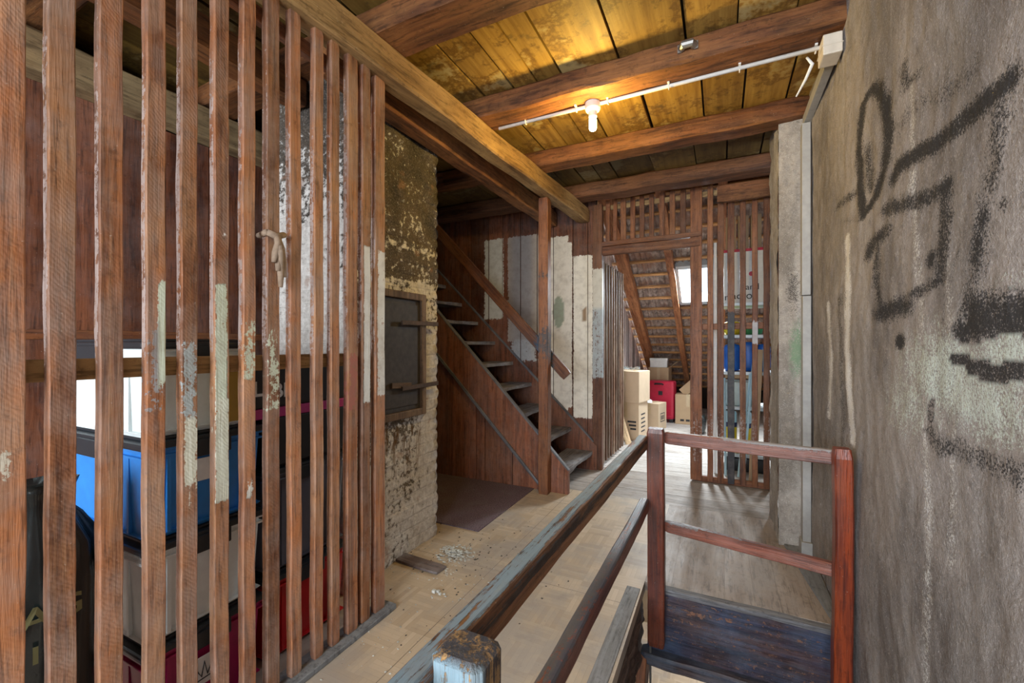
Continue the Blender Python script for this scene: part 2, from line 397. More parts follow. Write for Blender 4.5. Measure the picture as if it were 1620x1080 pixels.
LANDING = wood('tan landing linoleum', (0.34, 0.265, 0.205), (0.25, 0.19, 0.15), (0.40, 0.34, 0.29), axis='Y', rough=0.5, rv=0.05, dust=0.55, dustcol=(0.33, 0.30, 0.28), grain=0.5, bumpk=0.1, stain=.3)
GREYSTRIP = wood('grey painted floor strip', (0.20, 0.21, 0.22), (0.12, 0.12, 0.13), (0.27, 0.28, 0.29), axis='Y', rough=0.6, rv=0.1, grain=0.5)

def mk_concrete(name, a, b, c, pale=0.5):
    t = NT(name); tc = t.new('ShaderNodeTexCoord'); v = tc.outputs['Object']
    vs = t.vmath('MULTIPLY', v, (1, 1, 0.7))
    big = t.noise(vs, 1.9, 8, 0.72); st = t.noise(t.vmath('MULTIPLY', v, (1, 1, 0.10)), 4.5, 4, 0.6)
    fine = t.noise(v, 34, 6, 0.75); gr = t.noise(v, 150, 3, 0.7)
    col = t.mix(t.mapr(big, 0.38, 0.60, smooth=True), a, b)
    col = t.mix(t.math('MULTIPLY', t.mapr(st, 0.48, 0.66, smooth=True), pale), col, c)
    col = t.mix(t.math('MULTIPLY', t.mapr(fine, 0.5, 0.72), 0.55), col, tuple(q * 0.5 for q in a))
    col = t.mix(t.math('MULTIPLY', t.mapr(gr, 0.56, 0.7), 0.4), col, tuple(min(1, q * 1.5) for q in c))
    pa = t.attr('pa'); pc = t.attr('pc', 'Color')
    s1 = t.noise(v, 160, 3, 0.8); s2 = t.noise(v, 22, 4, 0.7)
    pm = t.math('ADD', pa, t.math('ADD', t.math('MULTIPLY', t.math('SUBTRACT', s1, 0.5), 2.6), t.math('MULTIPLY', t.math('SUBTRACT', s2, 0.5), 0.9)))
    pm = t.math('MULTIPLY', t.mapr(pm, 0.28, 0.72, smooth=True), t.mapr(pa, 0.02, 0.15))
    col = t.mix(t.math('MULTIPLY', pm, 0.93), col, pc)
    h = t.math('ADD', t.math('MULTIPLY', fine, 0.8), t.math('MULTIPLY', gr, 0.35))
    nb = t.bump(h, 0.75, 0.012)
    nb = t.bump(t.noise(v, 5.5, 5, 0.6), 0.5, 0.03, nb)
    return t.done(col, 0.88, nb, 0.2)
CONC = mk_concrete('bare stained concrete', (0.17, 0.15, 0.14), (0.32, 0.285, 0.265), (0.48, 0.45, 0.43), 0.25)
PILL = mk_concrete('pale rough plaster', (0.24, 0.21, 0.18), (0.43, 0.385, 0.34), (0.58, 0.54, 0.50), 0.6)

def mk_chimney():
    t = NT('flaking whitewash over sooty brick'); tc = t.new('ShaderNodeTexCoord'); v = tc.outputs['Object']
    s = t.new('ShaderNodeSeparateXYZ'); t.put(s.inputs[0], v)
    cx = t.new('ShaderNodeCombineXYZ'); t.put(cx.inputs[0], t.math('ADD', s.outputs[0], s.outputs[1])); t.put(cx.inputs[1], s.outputs[2])
    br = t.new('ShaderNodeTexBrick'); t.put(br.inputs['Vector'], cx.outputs[0]); br.inputs['Scale'].default_value = 1.0
    br.inputs['Brick Width'].default_value = 0.26; br.inputs['Row Height'].default_value = 0.075; br.inputs['Mortar Size'].default_value = 0.008
    br.inputs['Mortar Smooth'].default_value = 0.5
    n1 = t.noise(v, 3.0, 6, 0.65); n2 = t.noise(v, 28, 7, 0.78); n3 = t.noise(v, 90, 4, 0.7)
    z0 = s.outputs[2]
    soot = t.mix(t.mapr(n1, 0.4, 0.62), (0.055, 0.047, 0.04), (0.145, 0.11, 0.08))
    soot = t.mix(t.math('MULTIPLY', t.mapr(n3, 0.48, 0.66), 0.6), soot, (0.27, 0.235, 0.20))
    soot = t.mix(t.math('MULTIPLY', t.mapr(z0, 1.2, 0.6), 0.55), soot, (0.27, 0.22, 0.17))
    white = t.mix(t.mapr(n2, 0.35, 0.65), (0.46, 0.42, 0.38), (0.80, 0.77, 0.73))
    z = s.outputs[2]
    # whitewash survives mostly low and right on the stack
    hz = t.mapr(z, 0.2, 1.9, 0.17, -0.06)
    ptc = t.attr('pa')
    m = t.math('ADD', t.math('ADD', t.math('ADD', t.math('MULTIPLY', n2, 1.25), -0.11), t.math('MULTIPLY', t.math('SUBTRACT', n1, 0.5), 0.7)), t.math('ADD', hz, ptc))
    m = t.mapr(m, 0.54, 0.60, smooth=True)
    col = t.mix(m, soot, white)
    red = t.mapr(t.noise(v, 6.5, 4, 0.6), 0.62, 0.68); col = t.mix(t.math('MULTIPLY', red, 0.5), col, (0.36, 0.20, 0.13))
    rust = t.attr('rust'); rn = t.noise(t.vmath('MULTIPLY', v, (22, 22, 3)), 1.0, 4, 0.7)
    col = t.mix(t.math('MULTIPLY', rust, t.mapr(rn, 0.48, 0.6)), col, (0.16, 0.085, 0.03))
    h = t.math('ADD', t.math('MULTIPLY', br.outputs['Fac'], -0.22), t.math('ADD', t.math('MULTIPLY', n2, 0.9), t.math('MULTIPLY', m, 0.35)))
    nb = t.bump(h, 0.9, 0.014); nb = t.bump(n3, 0.5, 0.004, nb)
    return t.done(col, 0.9, nb, 0.15)
CHIM = mk_chimney()

def mk_carpet():
    t = NT('dark purple ribbed carpet'); tc = t.new('ShaderNodeTexCoord'); v = tc.outputs['Object']
    n = t.noise(v, 130, 3, 0.8); n2 = t.noise(v, 5, 4)
    col = t.mix(t.mapr(n, 0.4, 0.6), (0.07, 0.045, 0.055), (0.23, 0.17, 0.195)); col = t.mix(t.math('MULTIPLY', t.mapr(n2, 0.5, 0.7), 0.4), col, (0.19, 0.17, 0.18))
    return t.done(col, 0.95, t.bump(n, 0.8, 0.006), 0.1)
CARPET = mk_carpet()

def mk_tile():
    t = NT('old clay roof tiles'); tc = t.new('ShaderNodeTexCoord'); v = tc.outputs['Object']
    n = t.noise(v, 11, 5, 0.7); n2 = t.noise(v, 3, 3)
    col = t.mix(t.mapr(n, 0.35, 0.65), (0.16, 0.11, 0.09), (0.50, 0.39, 0.33)); col = t.mix(t.mapr(n2, 0.5, 0.65), col, (0.30, 0.17, 0.12))
    return t.done(col, 0.85, t.bump(n, 0.4, 0.01), 0.2)
TILE = mk_tile()
def mk_glass():
    m = bpy.data.materials.new('window glass'); m.use_nodes = True; nt = m.node_tree; nt.nodes.clear()
    o = nt.nodes.new('ShaderNodeOutputMaterial'); a = nt.nodes.new('ShaderNodeBsdfTransparent'); b = nt.nodes.new('ShaderNodeBsdfGlossy'); x = nt.nodes.new('ShaderNodeMixShader')
    a.inputs[0].default_value = (0.97, 0.99, 1, 1); b.inputs['Roughness'].default_value = 0.05; x.inputs[0].default_value = 0.06
    nt.links.new(a.outputs[0], x.inputs[1]); nt.links.new(b.outputs[0], x.inputs[2]); nt.links.new(x.outputs[0], o.inputs[0]); return m
GLASS = mk_glass()
def emis(name, col, st):
    m = bpy.data.materials.new(name); m.use_nodes = True; b = m.node_tree.nodes['Principled BSDF']
    b.inputs['Base Color'].default_value = (*col, 1); b.inputs['Emission Color'].default_value = (*col, 1); b.inputs['Emission Strength'].default_value = st; return m

IRON = plain('rusty black iron', (0.045, 0.036, 0.03), 0.6, 0.3, 0.5, 0.4, 30)
IRONR = plain('rusted iron strap', (0.075, 0.045, 0.03), 0.7, 0.2, 0.5, 0.4, 40)
DOORFR = wood('grimy brown door frame', (0.14, 0.085, 0.045), (0.06, 0.035, 0.02), rough=0.6, rv=0.1)
WHITEPL = plain('white plastic', (0.72, 0.70, 0.66), 0.4)
IVORY = plain('ivory plastic', (0.66, 0.58, 0.47), 0.45, var=0.15)
TRUNK = plain('grey plastic trunking', (0.36, 0.35, 0.335), 0.55, var=0.2)
GALV = plain('galvanised metal', (0.35, 0.34, 0.32), 0.45, 0.8)
CARD = plain('brown cardboard', (0.50, 0.35, 0.21), 0.8, var=0.08, scale=9)
CARD2 = plain('tan cardboard', (0.58, 0.44, 0.30), 0.8, var=0.08, scale=9)
TAPE = plain('packing tape', (0.55, 0.42, 0.25), 0.3, spec=0.6)
INK = plain('black print', (0.03, 0.03, 0.035), 0.7)
INKW = plain('white print', (0.75, 0.75, 0.75), 0.6)
OLIVE = plain('olive print', (0.26, 0.26, 0.12), 0.4)
WHITEBOX = plain('white carton', (0.78, 0.79, 0.78), 0.6)
REDM = plain('red shell plastic', (0.55, 0.012, 0.05), 0.35, var=0.1)
BLACKP = plain('black plastic', (0.018, 0.019, 0.021), 0.4)
BLACKBAG = plain('shiny black bin liner', (0.014, 0.02, 0.02), 0.22, var=0.4, bumpk=0.5, scale=14, spec=0.7)
CR_WHITE = plain('milky white crate plastic', (0.80, 0.87, 0.87), 0.35, var=0.08)
CR_WHITE2 = plain('cool white crate plastic', (0.80, 0.86, 0.87), 0.35, var=0.08)
CR_BLUE = plain('blue crate plastic', (0.03, 0.22, 0.62), 0.3, var=0.15)
CR_RASP = plain('raspberry crate plastic', (0.38, 0.012, 0.10), 0.35, var=0.12)
CR_RED = plain('red crate plastic', (0.50, 0.012, 0.016), 0.35, var=0.12)
CR_SMOKE = plain('smoky grey crate plastic', (0.115, 0.12, 0.155), 0.3, var=0.15)
LID_DK = plain('black crate lid', (0.02, 0.026, 0.032), 0.32)
LID_PALE = plain('pale crate lid', (0.50, 0.62, 0.64), 0.4)
MAGENTA = plain('magenta band', (0.48, 0.03, 0.20), 0.5)
YELLOWP = plain('yellow plastic', (0.70, 0.55, 0.03), 0.4)
CYANP = plain('pale blue enamel', (0.45, 0.68, 0.78), 0.35)
BLUEBAG = plain('blue woven bag', (0.015, 0.13, 0.55), 0.4, var=0.35, bumpk=0.6, scale=10)
GREENB = plain('green fabric', (0.05, 0.30, 0.12), 0.7, var=0.3)
SHELFM = plain('pale shelf metal', (0.55, 0.60, 0.62), 0.4, 0.3)
PAPER = plain('white paper', (0.8, 0.8, 0.8), 0.7)
FOIL = plain('crumpled foil and paper', (0.60, 0.66, 0.68), 0.35, 0.4, 0.4, 0.6, 30)
RUBB = plain('grey plaster crumbs', (0.48, 0.48, 0.44), 0.9, var=0.5, scale=60)
RAG = plain('dusty beige rag', (0.33, 0.24, 0.17), 0.9, var=0.3, bumpk=0.6, scale=40)
FRAMEG = plain('grey window frame', (0.40, 0.43, 0.45), 0.5)
DARKV = plain('dark void board', (0.03, 0.022, 0.018), 0.9)
PLASTER = plain('old wall plaster', (0.42, 0.38, 0.33), 0.9, var=0.3, bumpk=0.4, scale=12)
BULBM = emis('lit bulb tube', (1.0, 0.86, 0.42), 14.0)

def text(name, s, size, loc, rot, mat, parent=None, extr=0.0008, align='CENTER', bold=0.0):
    c = bpy.data.curves.new(name, 'FONT'); c.body = s; c.size = size; c.extrude = extr; c.align_x = align; c.align_y = 'CENTER'; c.offset = bold
    o = bpy.data.objects.new(name, c); COL.objects.link(o)
    dg = bpy.context.evaluated_depsgraph_get(); me = bpy.data.meshes.new_from_object(o.evaluated_get(dg)); bpy.data.objects.remove(o)
    me.materials.clear(); me.materials.append(mat); me.name = name
    o = bpy.data.objects.new(name, me); COL.objects.link(o); o.rotation_euler = rot; o.location = loc
    return attach(o, parent)

# ================================================================== SETTING
def struct(o): return tag(o, kind='structure')
def planks(name, o, du, dv, widths, thick, mat, gap=0.006, res=None, paint=None, dz=0.004, top=None, parent=None):
    """boards side by side along du, each running along dv; thickness along the cross product"""
    o = Vector(o); du = Vector(du); dv = Vector(dv); U = du.normalized(); L = du.length; H = dv.length; W = dv.normalized(); N = U.cross(W)
    V = []; F = []; var = []; p = 0.0
    i = 0
    while p < L - 1e-4:
        wd = widths[i % len(widths)]; i += 1
        a, b = p + gap / 2, min(p + wd, L) - gap / 2; p += wd
        if b - a < 0.01: continue
        nu = max(1, int((b - a) / res)) if res else 1; nv = max(1, int(H / res)) if res else 1
        off = random.uniform(-dz, dz); bse = len(V); vv = random.random()
        for k in range(nv + 1):
            for j in range(nu + 1):
                uu = a + (b - a) * j / nu; hh = H * k / nv
                if top: hh = top(uu) * k / nv
                V.append(o + U * uu + W * hh + N * off)
        for k in range(nv):
            for j in range(nu):
                q = bse + k * (nu + 1) + j; F.append((q, q + 1, q + nu + 2, q + nu + 1)); var.append(vv)
        # edges and back
        b2 = len(V); c4 = [(a, 0), (b, 0), (b, top(b) if top else H), (a, top(a) if top else H)]
        for (uu, hh) in c4: V.append(o + U * uu + W * hh + N * off)
        for (uu, hh) in c4: V.append(o + U * uu + W * hh + N * (off - thick))
        F += [(b2 + 0, b2 + 4, b2 + 5, b2 + 1), (b2 + 1, b2 + 5, b2 + 6, b2 + 2), (b2 + 2, b2 + 6, b2 + 7, b2 + 3), (b2 + 3, b2 + 7, b2 + 4, b2 + 0), (b2 + 7, b2 + 6, b2 + 5, b2 + 4)]
        var += [vv] * 5
    at = {'var': ('FACE', 'FLOAT', var)}
    if paint: at.update(paint_attrs(np.array([tuple(v) for v in V]), paint))
    return make(name, [tuple(v) for v in V], F, mat, parent, attrs=at)

XR, YB, ZC = 0.523, 4.6, 2.97
WX0, WX1, WY0, WY1 = -0.37, XR, 0.50, 2.54      # stairwell
# floors
fl = MB()
fl.box((-3.4, -2.5, -0.06), (WX0 - 0.02, YB - 0.75, 0.0)); fl.box((WX0 - 0.02, -2.5, -0.06), (XR + .05, WY0, 0.0))
struct(fl.build('floor', PARQ, origin=(0, 0, 0)))
struct(planks('floor', (WX0 - 0.02, WY1, 0.0), (0.95, 0, 0), (0, YB - 0.75 - WY1, 0), [0.14, 0.12, 0.15], 0.05, LANDING, gap=0.0006, dz=0.0005))
struct(planks('floor', (XR + 0.03, YB - 0.75, 0.0), (0, 0.75 + 0.1, 0), (-3.95, 0, 0), [0.26, 0.3, 0.29], 0.05, BOARDS, gap=0.004, dz=0.001))
struct(planks('floor', (1.7, YB + 0.1, 0.0), (0, 5.6, 0), (-3.2, 0, 0), [0.17, 0.15, 0.18], 0.05, ATTFLOOR, gap=0.006, dz=0.001))
lf = MB().box((-2.0, -1.5, -2.76), (XR, 6.6, -2.7)).box((-2.0, 6.5, -2.7), (XR, 6.6, -0.1)); struct(lf.build('floor', PARQ, origin=(0.05, 0.03, -2.7)))
# stairwell sides
sd = MB()
rr = lambda p: 0.02 * mnoise.noise(Vector((p.x * 3, p.y * 5, p.z * 40))) + 0.012 * mnoise.noise(Vector((1, p.y * 20, p.z * 15)))
sd.grid((WX0 - 0.03, WY1, -0.38), (0, -(WY1 - WY0), 0), (0, 0, 0.325), 60, 24, rr)
struct(sd.build('wall_stairwell_left', JOIST, smooth=True))
sl = MB(); sl.box((-0.60, WY0 - 0.1, -2.7), (-0.50, 2.6, -0.38)); sl.box((-2.0, 2.5, -2.7), (-0.6, 2.6, -.07)); sl.box((-2.1, 2.5, -2.7), (-2.0, 6.6, -.07)); sl.box((WX0 - 0.05, WY0 - 0.12, -2.7), (XR, WY0 - 0.02, -0.06)); sl.box((XR, 3.85, -2.7), (XR + .1, 6.6, -0.07))
struct(sl.build('wall_stairwell_lower', PLASTER))
# grey strip along the well's edge and board joints
tag(bar('floor_strip', (WX0 - 0.085, 0.4, 0.003), (WX0 - 0.065, 2.44, 0.003), 0.075, 0.006, wood('grey blue worn strip', (0.17, 0.17, 0.17), (0.08, 0.07, 0.06), rough=0.6, rv=.05, dust=.4)), 'grey worn wooden strip on the floor along the stairwell edge', 'floor strip')
tag(bar('threshold_board', (-1.556, 0.0, 0.012), (-1.545, 1.72, 0.012), 0.11, 0.024, GREYSTRIP, xd=(1, 0, 0), jit=0.004, n=30), 'dusty grey sill board on the floor under the large slatted partition', 'sill')

# right wall with the sprayed marks
def on_wall(px, py): Y = y_on(px, XR); return (Y, z_at(py, XR, Y))
def seg_d(P, a, b):
    ab = b - a; L2 = (ab ** 2).sum() + 1e-9; s = np.clip(((P - a) @ ab) / L2, 0, 1)
    return np.sqrt(((P - (a + s[:, None] * ab)) ** 2).sum(1))
def stroke(pts, wpx, amt, col=(0.018, 0.018, 0.02), soft=1.6):
    q = [np.array(on_wall(*p)) for p in pts]
    d0 = -SY * XR + CY * np.mean([k[0] for k in q]); wd = wpx * (1.6 if col[0] < .1 else 1.2) * d0 / FPX / 2
    mpx = sum(p[0] for p in pts) / len(pts)
    ky = 4.0 / abs(y_on(mpx + 2, XR) - y_on(mpx - 2, XR)); ratio = min(1.3, max(0.22, ky / (FPX / d0))) ** 0.8
    S2 = np.array([ratio, 1.0]); q2 = [k * S2 for k in q]
    def f(P):
        A = P[:, 1:3]; d = np.full(len(A), 9.0)
        sel = (A[:, 0] > min(k[0] for k in q) - .3) & (A[:, 0] < max(k[0] for k in q) + .3) & (A[:, 1] > min(k[1] for k in q) - .3) & (A[:, 1] < max(k[1] for k in q) + .3)
        if sel.any():
            B = A[sel] * S2; dd = np.full(len(B), 9.0)
            for i in range(len(q) - 1): dd = np.minimum(dd, seg_d(B, q2[i], q2[i + 1]))
            d[sel] = dd
        return amt * np.clip(1.25 - d / (wd * soft), 0, 1) ** 0.8, col
    return f
def blob(px, py, rx, ry, amt, col):
    c = on_wall(px, py); d0 = -SY * XR + CY * c[0]
    k = ray(px); dy = abs(y_on(px + rx, XR) - y_on(px - rx, XR)) / 2; dz = ry * d0 / FPX
    def f(P): r = np.sqrt(((P[:, 1] - c[0]) / dy) ** 2 + ((P[:, 2] - c[1]) / dz) ** 2); return amt * sm(1.35 - r), col
    return f
PG = (0.56, 0.62, 0.56)
gpaint = [
    blob(1500, 590, 95, 85, 0.62, PG), blob(1600, 560, 70, 110, 0.6, PG), blob(1560, 640, 90, 70, 0.6, PG), blob(1440, 640, 50, 60, 0.45, PG),
    stroke([(1341, 375), (1343, 470), (1340, 560), (1345, 700)], 12, 0.85, (0.74, 0.72, 0.70), 0.9),
    stroke([(1313, 480), (1315, 560), (1312, 660)], 8, 0.7, (0.66, 0.64, 0.62), 1.0),
    stroke([(1440, 120), (1442, 300), (1460, 500), (1470, 800), (1460, 1080)], 9, 0.42, (0.62, 0.60, 0.57), 1.5),
    stroke([(1500, 380), (1510, 600), (1500, 900)], 10, 0.36, (0.62, 0.60, 0.57), 1.5),
    stroke([(1365, 335), (1361, 290), (1361, 210), (1366, 165), (1378, 143), (1390, 142), (1400, 165), (1405, 210), (1400, 262), (1386, 310), (1365, 340)], 8, 0.9),
    stroke([(1373, 235), (1375, 270), (1378, 298)], 8, 0.62), stroke([(1326, 325), (1358, 303)], 7, 0.62), stroke([(1330, 350), (1362, 345)], 5, 0.35),
    stroke([(1414, 282), (1420, 264), (1442, 248), (1480, 226), (1530, 186), (1572, 152), (1596, 130)], 15, 0.92),
    stroke([(1425, 202), (1432, 180), (1460, 160), (1500, 145), (1540, 110)], 16, 0.36), stroke([(1428, 105), (1432, 135), (1450, 118)], 9, 0.55),
    stroke([(1402, 330), (1430, 324), (1468, 312), (1492, 296)], 13, 0.75), blob(1494, 296, 14, 14, 1.0, (0.018, 0.018, 0.02)),
    stroke([(1494, 296), (1497, 345), (1492, 400), (1490, 440)], 13, 0.72), blob(1474, 410, 11, 16, 0.9, (0.018, 0.018, 0.02)),
    stroke([(1490, 440), (1465, 455), (1440, 472), (1425, 488), (1400, 494), (1391, 482), (1387, 440), (1388, 395)], 9, 0.66),
    stroke([(1374, 402), (1380, 385), (1400, 368)], 12, 0.78), stroke([(1392, 495), (1432, 483)], 16, 0.8),
    blob(1423, 540, 10, 15, 1.1, (0.018, 0.018, 0.02)),
    stroke([(1590, 160), (1578, 250), (1560, 330), (1553, 400), (1545, 450)], 18, 0.50), blob(1592, 320, 12, 16, 0.6, (0.018, 0.018, 0.02)), stroke([(1560, 340), (1550, 410)], 14, 0.74),
    stroke([(1546, 490), (1580, 496), (1650, 500)], 32, 0.9), stroke([(1526, 524), (1560, 516), (1650, 512)], 22, 0.85), stroke([(1512, 568), (1530, 572)], 14, 0.85),
    stroke([(1535, 580), (1570, 590), (1650, 582)], 22, 0.8), stroke([(1500, 560), (1482, 600), (1474, 650), (1473, 690)], 8, 0.5),
    stroke([(1472, 682), (1480, 700), (1520, 712), (1570, 735), (1650, 770)], 20, 0.52), stroke([(1528, 370), (1500, 470), (1490, 540)], 6, 0.28),
    stroke([(1330, 470), (1332, 800), (1338, 1000)], 5, 0.5, (0.06, 0.055, 0.05), 2.0),
]
wr = MB()
rough = lambda p: 0.012 * mnoise.noise(Vector((0, p.y * 2.2, p.z * 1.6))) + 0.005 * mnoise.noise(Vector((3, p.y * 14, p.z * 9)))
wr.grid((XR, 3.9, -2.7), (0, -6.5, 0), (0, 0, 2.7), 130, 54, rough)
wr.grid((XR, 3.9, 0.0), (0, -3.1, 0), (0, 0, 3.0), 300, 290, rough)
wr.grid((XR, 0.8, 0.0), (0, -3.3, 0), (0, 0, 3.0), 66, 60, rough)
struct(wr.build('wall_right', CONC, smooth=True, paint=gpaint, origin=(XR, 0, 0)))
# baseboard-like grey trim by the landing
bb = MB(); bb.prism([(XR, 3.4), (XR, WY1 + .02), (XR - 0.035, WY1 + .02), (XR - 0.14, 3.4)], 2, 0.001, 0.012); struct(bb.build('trim_1', GREYSTRIP))

# pillar in the corner
pl = MB(); pr = lambda p: 0.014 * mnoise.noise(Vector((p.x * 9, p.y * 9, p.z * 5))) + 0.006 * mnoise.noise(Vector((p.x * 30, p.y * 30, p.z * 25)))
px0, px1, py0, py1 = 0.352, XR + .02, 3.40, 3.95
pl.grid((px0, py0, 0), (px1 - px0, 0, 0), (0, 0, ZC), 16, 150, pr); pl.grid((px0, py1, 0), (0, py0 - py1, 0), (0, 0, ZC), 40, 150, pr)
gp = lambda P: (0.85 * sm(1.3 - np.sqrt(((P[:, 0] - x_on(1262, py0)) / 0.055) ** 2 + ((P[:, 2] - z_at(555, 0.43, py0)) / 0.2) ** 2)), (0.20, 0.30, 0.19))
gk = lambda P: (0.62 * sm(1.2 - np.sqrt(((P[:, 0] - x_on(1255, py0)) / 0.05) ** 2 + ((P[:, 2] - z_at(460, 0.43, py0)) / 0.2) ** 2)), (0.07, 0.06, 0.055))
po = pl.build('plastered_pillar', PILL, smooth=True, paint=[gk, gp]); tag(po, 'rough pale plastered pillar with a green stain in the right corner', 'pillar')

# ceiling boards
def seg_ceiling():
    V = []; F = []; var = []; soot = []
    xs = [-3.4, -3.1, -2.85, -2.55, -2.2, -1.95, -1.62, -1.38, -1.18, -1.02, -0.858, -0.521, -0.164, 0.0765, 0.33, 0.56]
    for (ya, yb) in ((-2.5, 0.72), (0.72, 1.65), (1.65, 2.53), (2.53, 3.4), (3.4, 4.3), (4.3, 4.66)):
        sh = random.uniform(-0.09, 0.09) if ya > 2.5 else 0.0
        for a, b in zip(xs[:-1], xs[1:]):
            a2 = a + (sh if a > -3.4 else 0) + random.choice((.003, .004, .010)); b2 = b + (sh if b < 0.5 else 0) - random.choice((.003, .004, .009)); z = ZC + random.uniform(-0.006, 0.008); vv = random.random(); n = len(V)
            V += [(a2, ya, z), (b2, ya, z), (b2, yb, z), (a2, yb, z), (a2, ya, z + .03), (b2, ya, z + .03), (b2, yb, z + .03), (a2, yb, z + .03)]
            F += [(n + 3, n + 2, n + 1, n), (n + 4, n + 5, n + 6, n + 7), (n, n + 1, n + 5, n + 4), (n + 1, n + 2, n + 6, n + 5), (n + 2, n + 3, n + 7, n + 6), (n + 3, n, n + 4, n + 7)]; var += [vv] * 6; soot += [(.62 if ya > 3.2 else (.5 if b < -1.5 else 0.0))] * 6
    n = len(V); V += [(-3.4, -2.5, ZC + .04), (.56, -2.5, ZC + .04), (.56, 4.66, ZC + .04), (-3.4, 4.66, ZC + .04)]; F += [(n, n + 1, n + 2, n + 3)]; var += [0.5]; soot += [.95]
    return make('ceiling', V, F, CEIL, origin=(0, 0, ZC), attrs={'var': ('FACE', 'FLOAT', var), 'soot': ('FACE', 'FLOAT', soot)})
struct(seg_ceiling())

# back plank wall beside the stairs
def bp(x0, x1, y0, y1, col, amt=1.0, soft=0.03):
    a, b = x_on(x0, YB), x_on(x1, YB); zt, zb = z_at(y0, (a + b) / 2, YB), z_at(y1, (a + b) / 2, YB)
    return rect_paint((0, 2), a, b, zb, zt, col, amt, soft)
WH = (0.76, 0.72, 0.66); GW = (0.42, 0.37, 0.34)
wpaint = [bp(766, 797, 378, 505, (0.66, 0.66, 0.63), .9, .06), bp(803, 856, 372, 540, GW, .86, .06), bp(808, 850, 500, 574, (0.5, .5, .5), .72, .12), bp(851, 862, 372, 640, (.5, .49, .47), .8, .04),
          bp(869, 899, 374, 650, WH, .98, .05), bp(872, 897, 630, 672, WH, .5, .12), bp(898.5, 905, 383, 645, WH, .95, .02), bp(907, 938, 404, 661, (.82, .78, .70), 1.0, .05),
          lambda P: (1.2 * sm(1.5 - np.sqrt(((P[:, 0] - x_on(884, YB)) / 0.10) ** 2 + ((P[:, 2] - 1.72) / 0.26) ** 2)), (0.30, 0.35, 0.28)),
          lambda P: (1.25 * sm(1.5 - np.sqrt(((P[:, 0] - x_on(925, YB)) / 0.03) ** 2 + ((P[:, 2] - 1.68) / 0.13) ** 2)), (0.33, 0.22, 0.13))]
struct(planks('wall_back', (-3.4, YB, -0.0), (2.18, 0, 0), (0, 0, 2.97), [0.20, 0.23, 0.17, 0.25, 0.19, 0.24, 0.21], 0.03, WALLP, gap=0.008, res=0.022, paint=wpaint))
struct(MB().box((-3.5, YB + 0.035, 0), (-1.22, YB + 0.06, 3.5)).build('wall_back', DARKV))
# left plank wall of the store, partition behind the stack, walls behind the camera
wl_paint = [rect_paint((1, 2), 0.82, 1.02, 1.50, 2.0, (0.50, 0.55, 0.55), .8, .12), rect_paint((1, 2), 1.0, 1.1, 1.5, 1.62, (0.5, 0.5, 0.5), .5, .1)]
struct(planks('wall_left', (-3.0, 2.6, 0), (0, -5.1, 0), (0, 0, 2.62), [0.24, 0.27, 0.2, 0.25], 0.03, WALLP, gap=0.006, res=0.05, paint=[]+wl_paint))
struct(MB().box((-3.5, -2.5, 0), (-3.4, 4.66, 3.0)).build('wall_left', DARKV))
struct(planks('wall_store_back', (-3.0, 2.62, 0), (0.64, 0, 0), (0, 0, 2.8), [0.2, 0.22], 0.03, WALLP))
tag(bar('wall_rail', (-2.985, -1.0, 1.40), (-2.985, 2.55, 1.40), 0.05, 0.05, SLATD, xd=(1, 0, 0)), 'red brown horizontal rail fixed low on the plank wall behind the crates', 'rail')
wf = MB()
wf.box((-3.5, -2.6, 0), (XR + .1, -2.5, 0.65)); wf.box((-3.5, -2.6, 2.6), (XR + .1, -2.5, 3.0)); wf.box((-3.5, -2.6, 0.65), (-2.8, -2.5, 2.6)); wf.box((0.5, -2.6, 0.65), (XR + .1, -2.5, 2.6))
struct(wf.build('wall_front', PLASTER))
w2 = MB().box((-2.8, -2.58, 0.65), (-2.74, -2.52, 2.6)).box((0.44, -2.58, 0.65), (0.5, -2.52, 2.6)).box((-2.74, -2.58, 0.65), (0.44, -2.52, 0.71)).box((-2.74, -2.58, 2.54), (0.44, -2.52, 2.6)).box((-1.18, -2.58, 0.71), (-1.12, -2.52, 2.54))
struct(w2.build('window_2', FRAMEG))

# ---- attic room beyond the slatted screen
T30 = math.tan(math.radians(29.86))
rz_ = lambda Y: 6.08 - 0.574 * Y
struct(planks('wall_attic_left', (-1.44, 10.2, 0), (0, -5.5, 0), (0, 0, 1), [0.17, 0.12, 0.16, 0.11], 0.03, ATTWALL, gap=0.008, top=lambda u: max(0.05, rz_(10.2 - u) - 0.02)))
struct(planks('wall_attic_right', (1.6, 4.66, 0), (0, 5.5, 0), (0, 0, 1), [0.2, 0.18], 0.03, ATTWALL, top=lambda u: max(0.05, rz_(4.66 + u) - 0.02)))
struct(MB().box((-3.5, 4.66, ZC + .02), (1.7, 4.76, 3.5)).box((XR + .02, 4.2, 0), (1.7, 4.66, 3.0)).build('wall_attic_front', DARKV))
struct(MB().box((-1.5, 9.95, 0), (1.7, 10.05, .42)).build('wall_attic_knee', DARKV))
struct(MB().box((XR + .04, -2.6, -2.7), (XR + .14, 3.9, 3.1)).build('wall_right', DARKV))
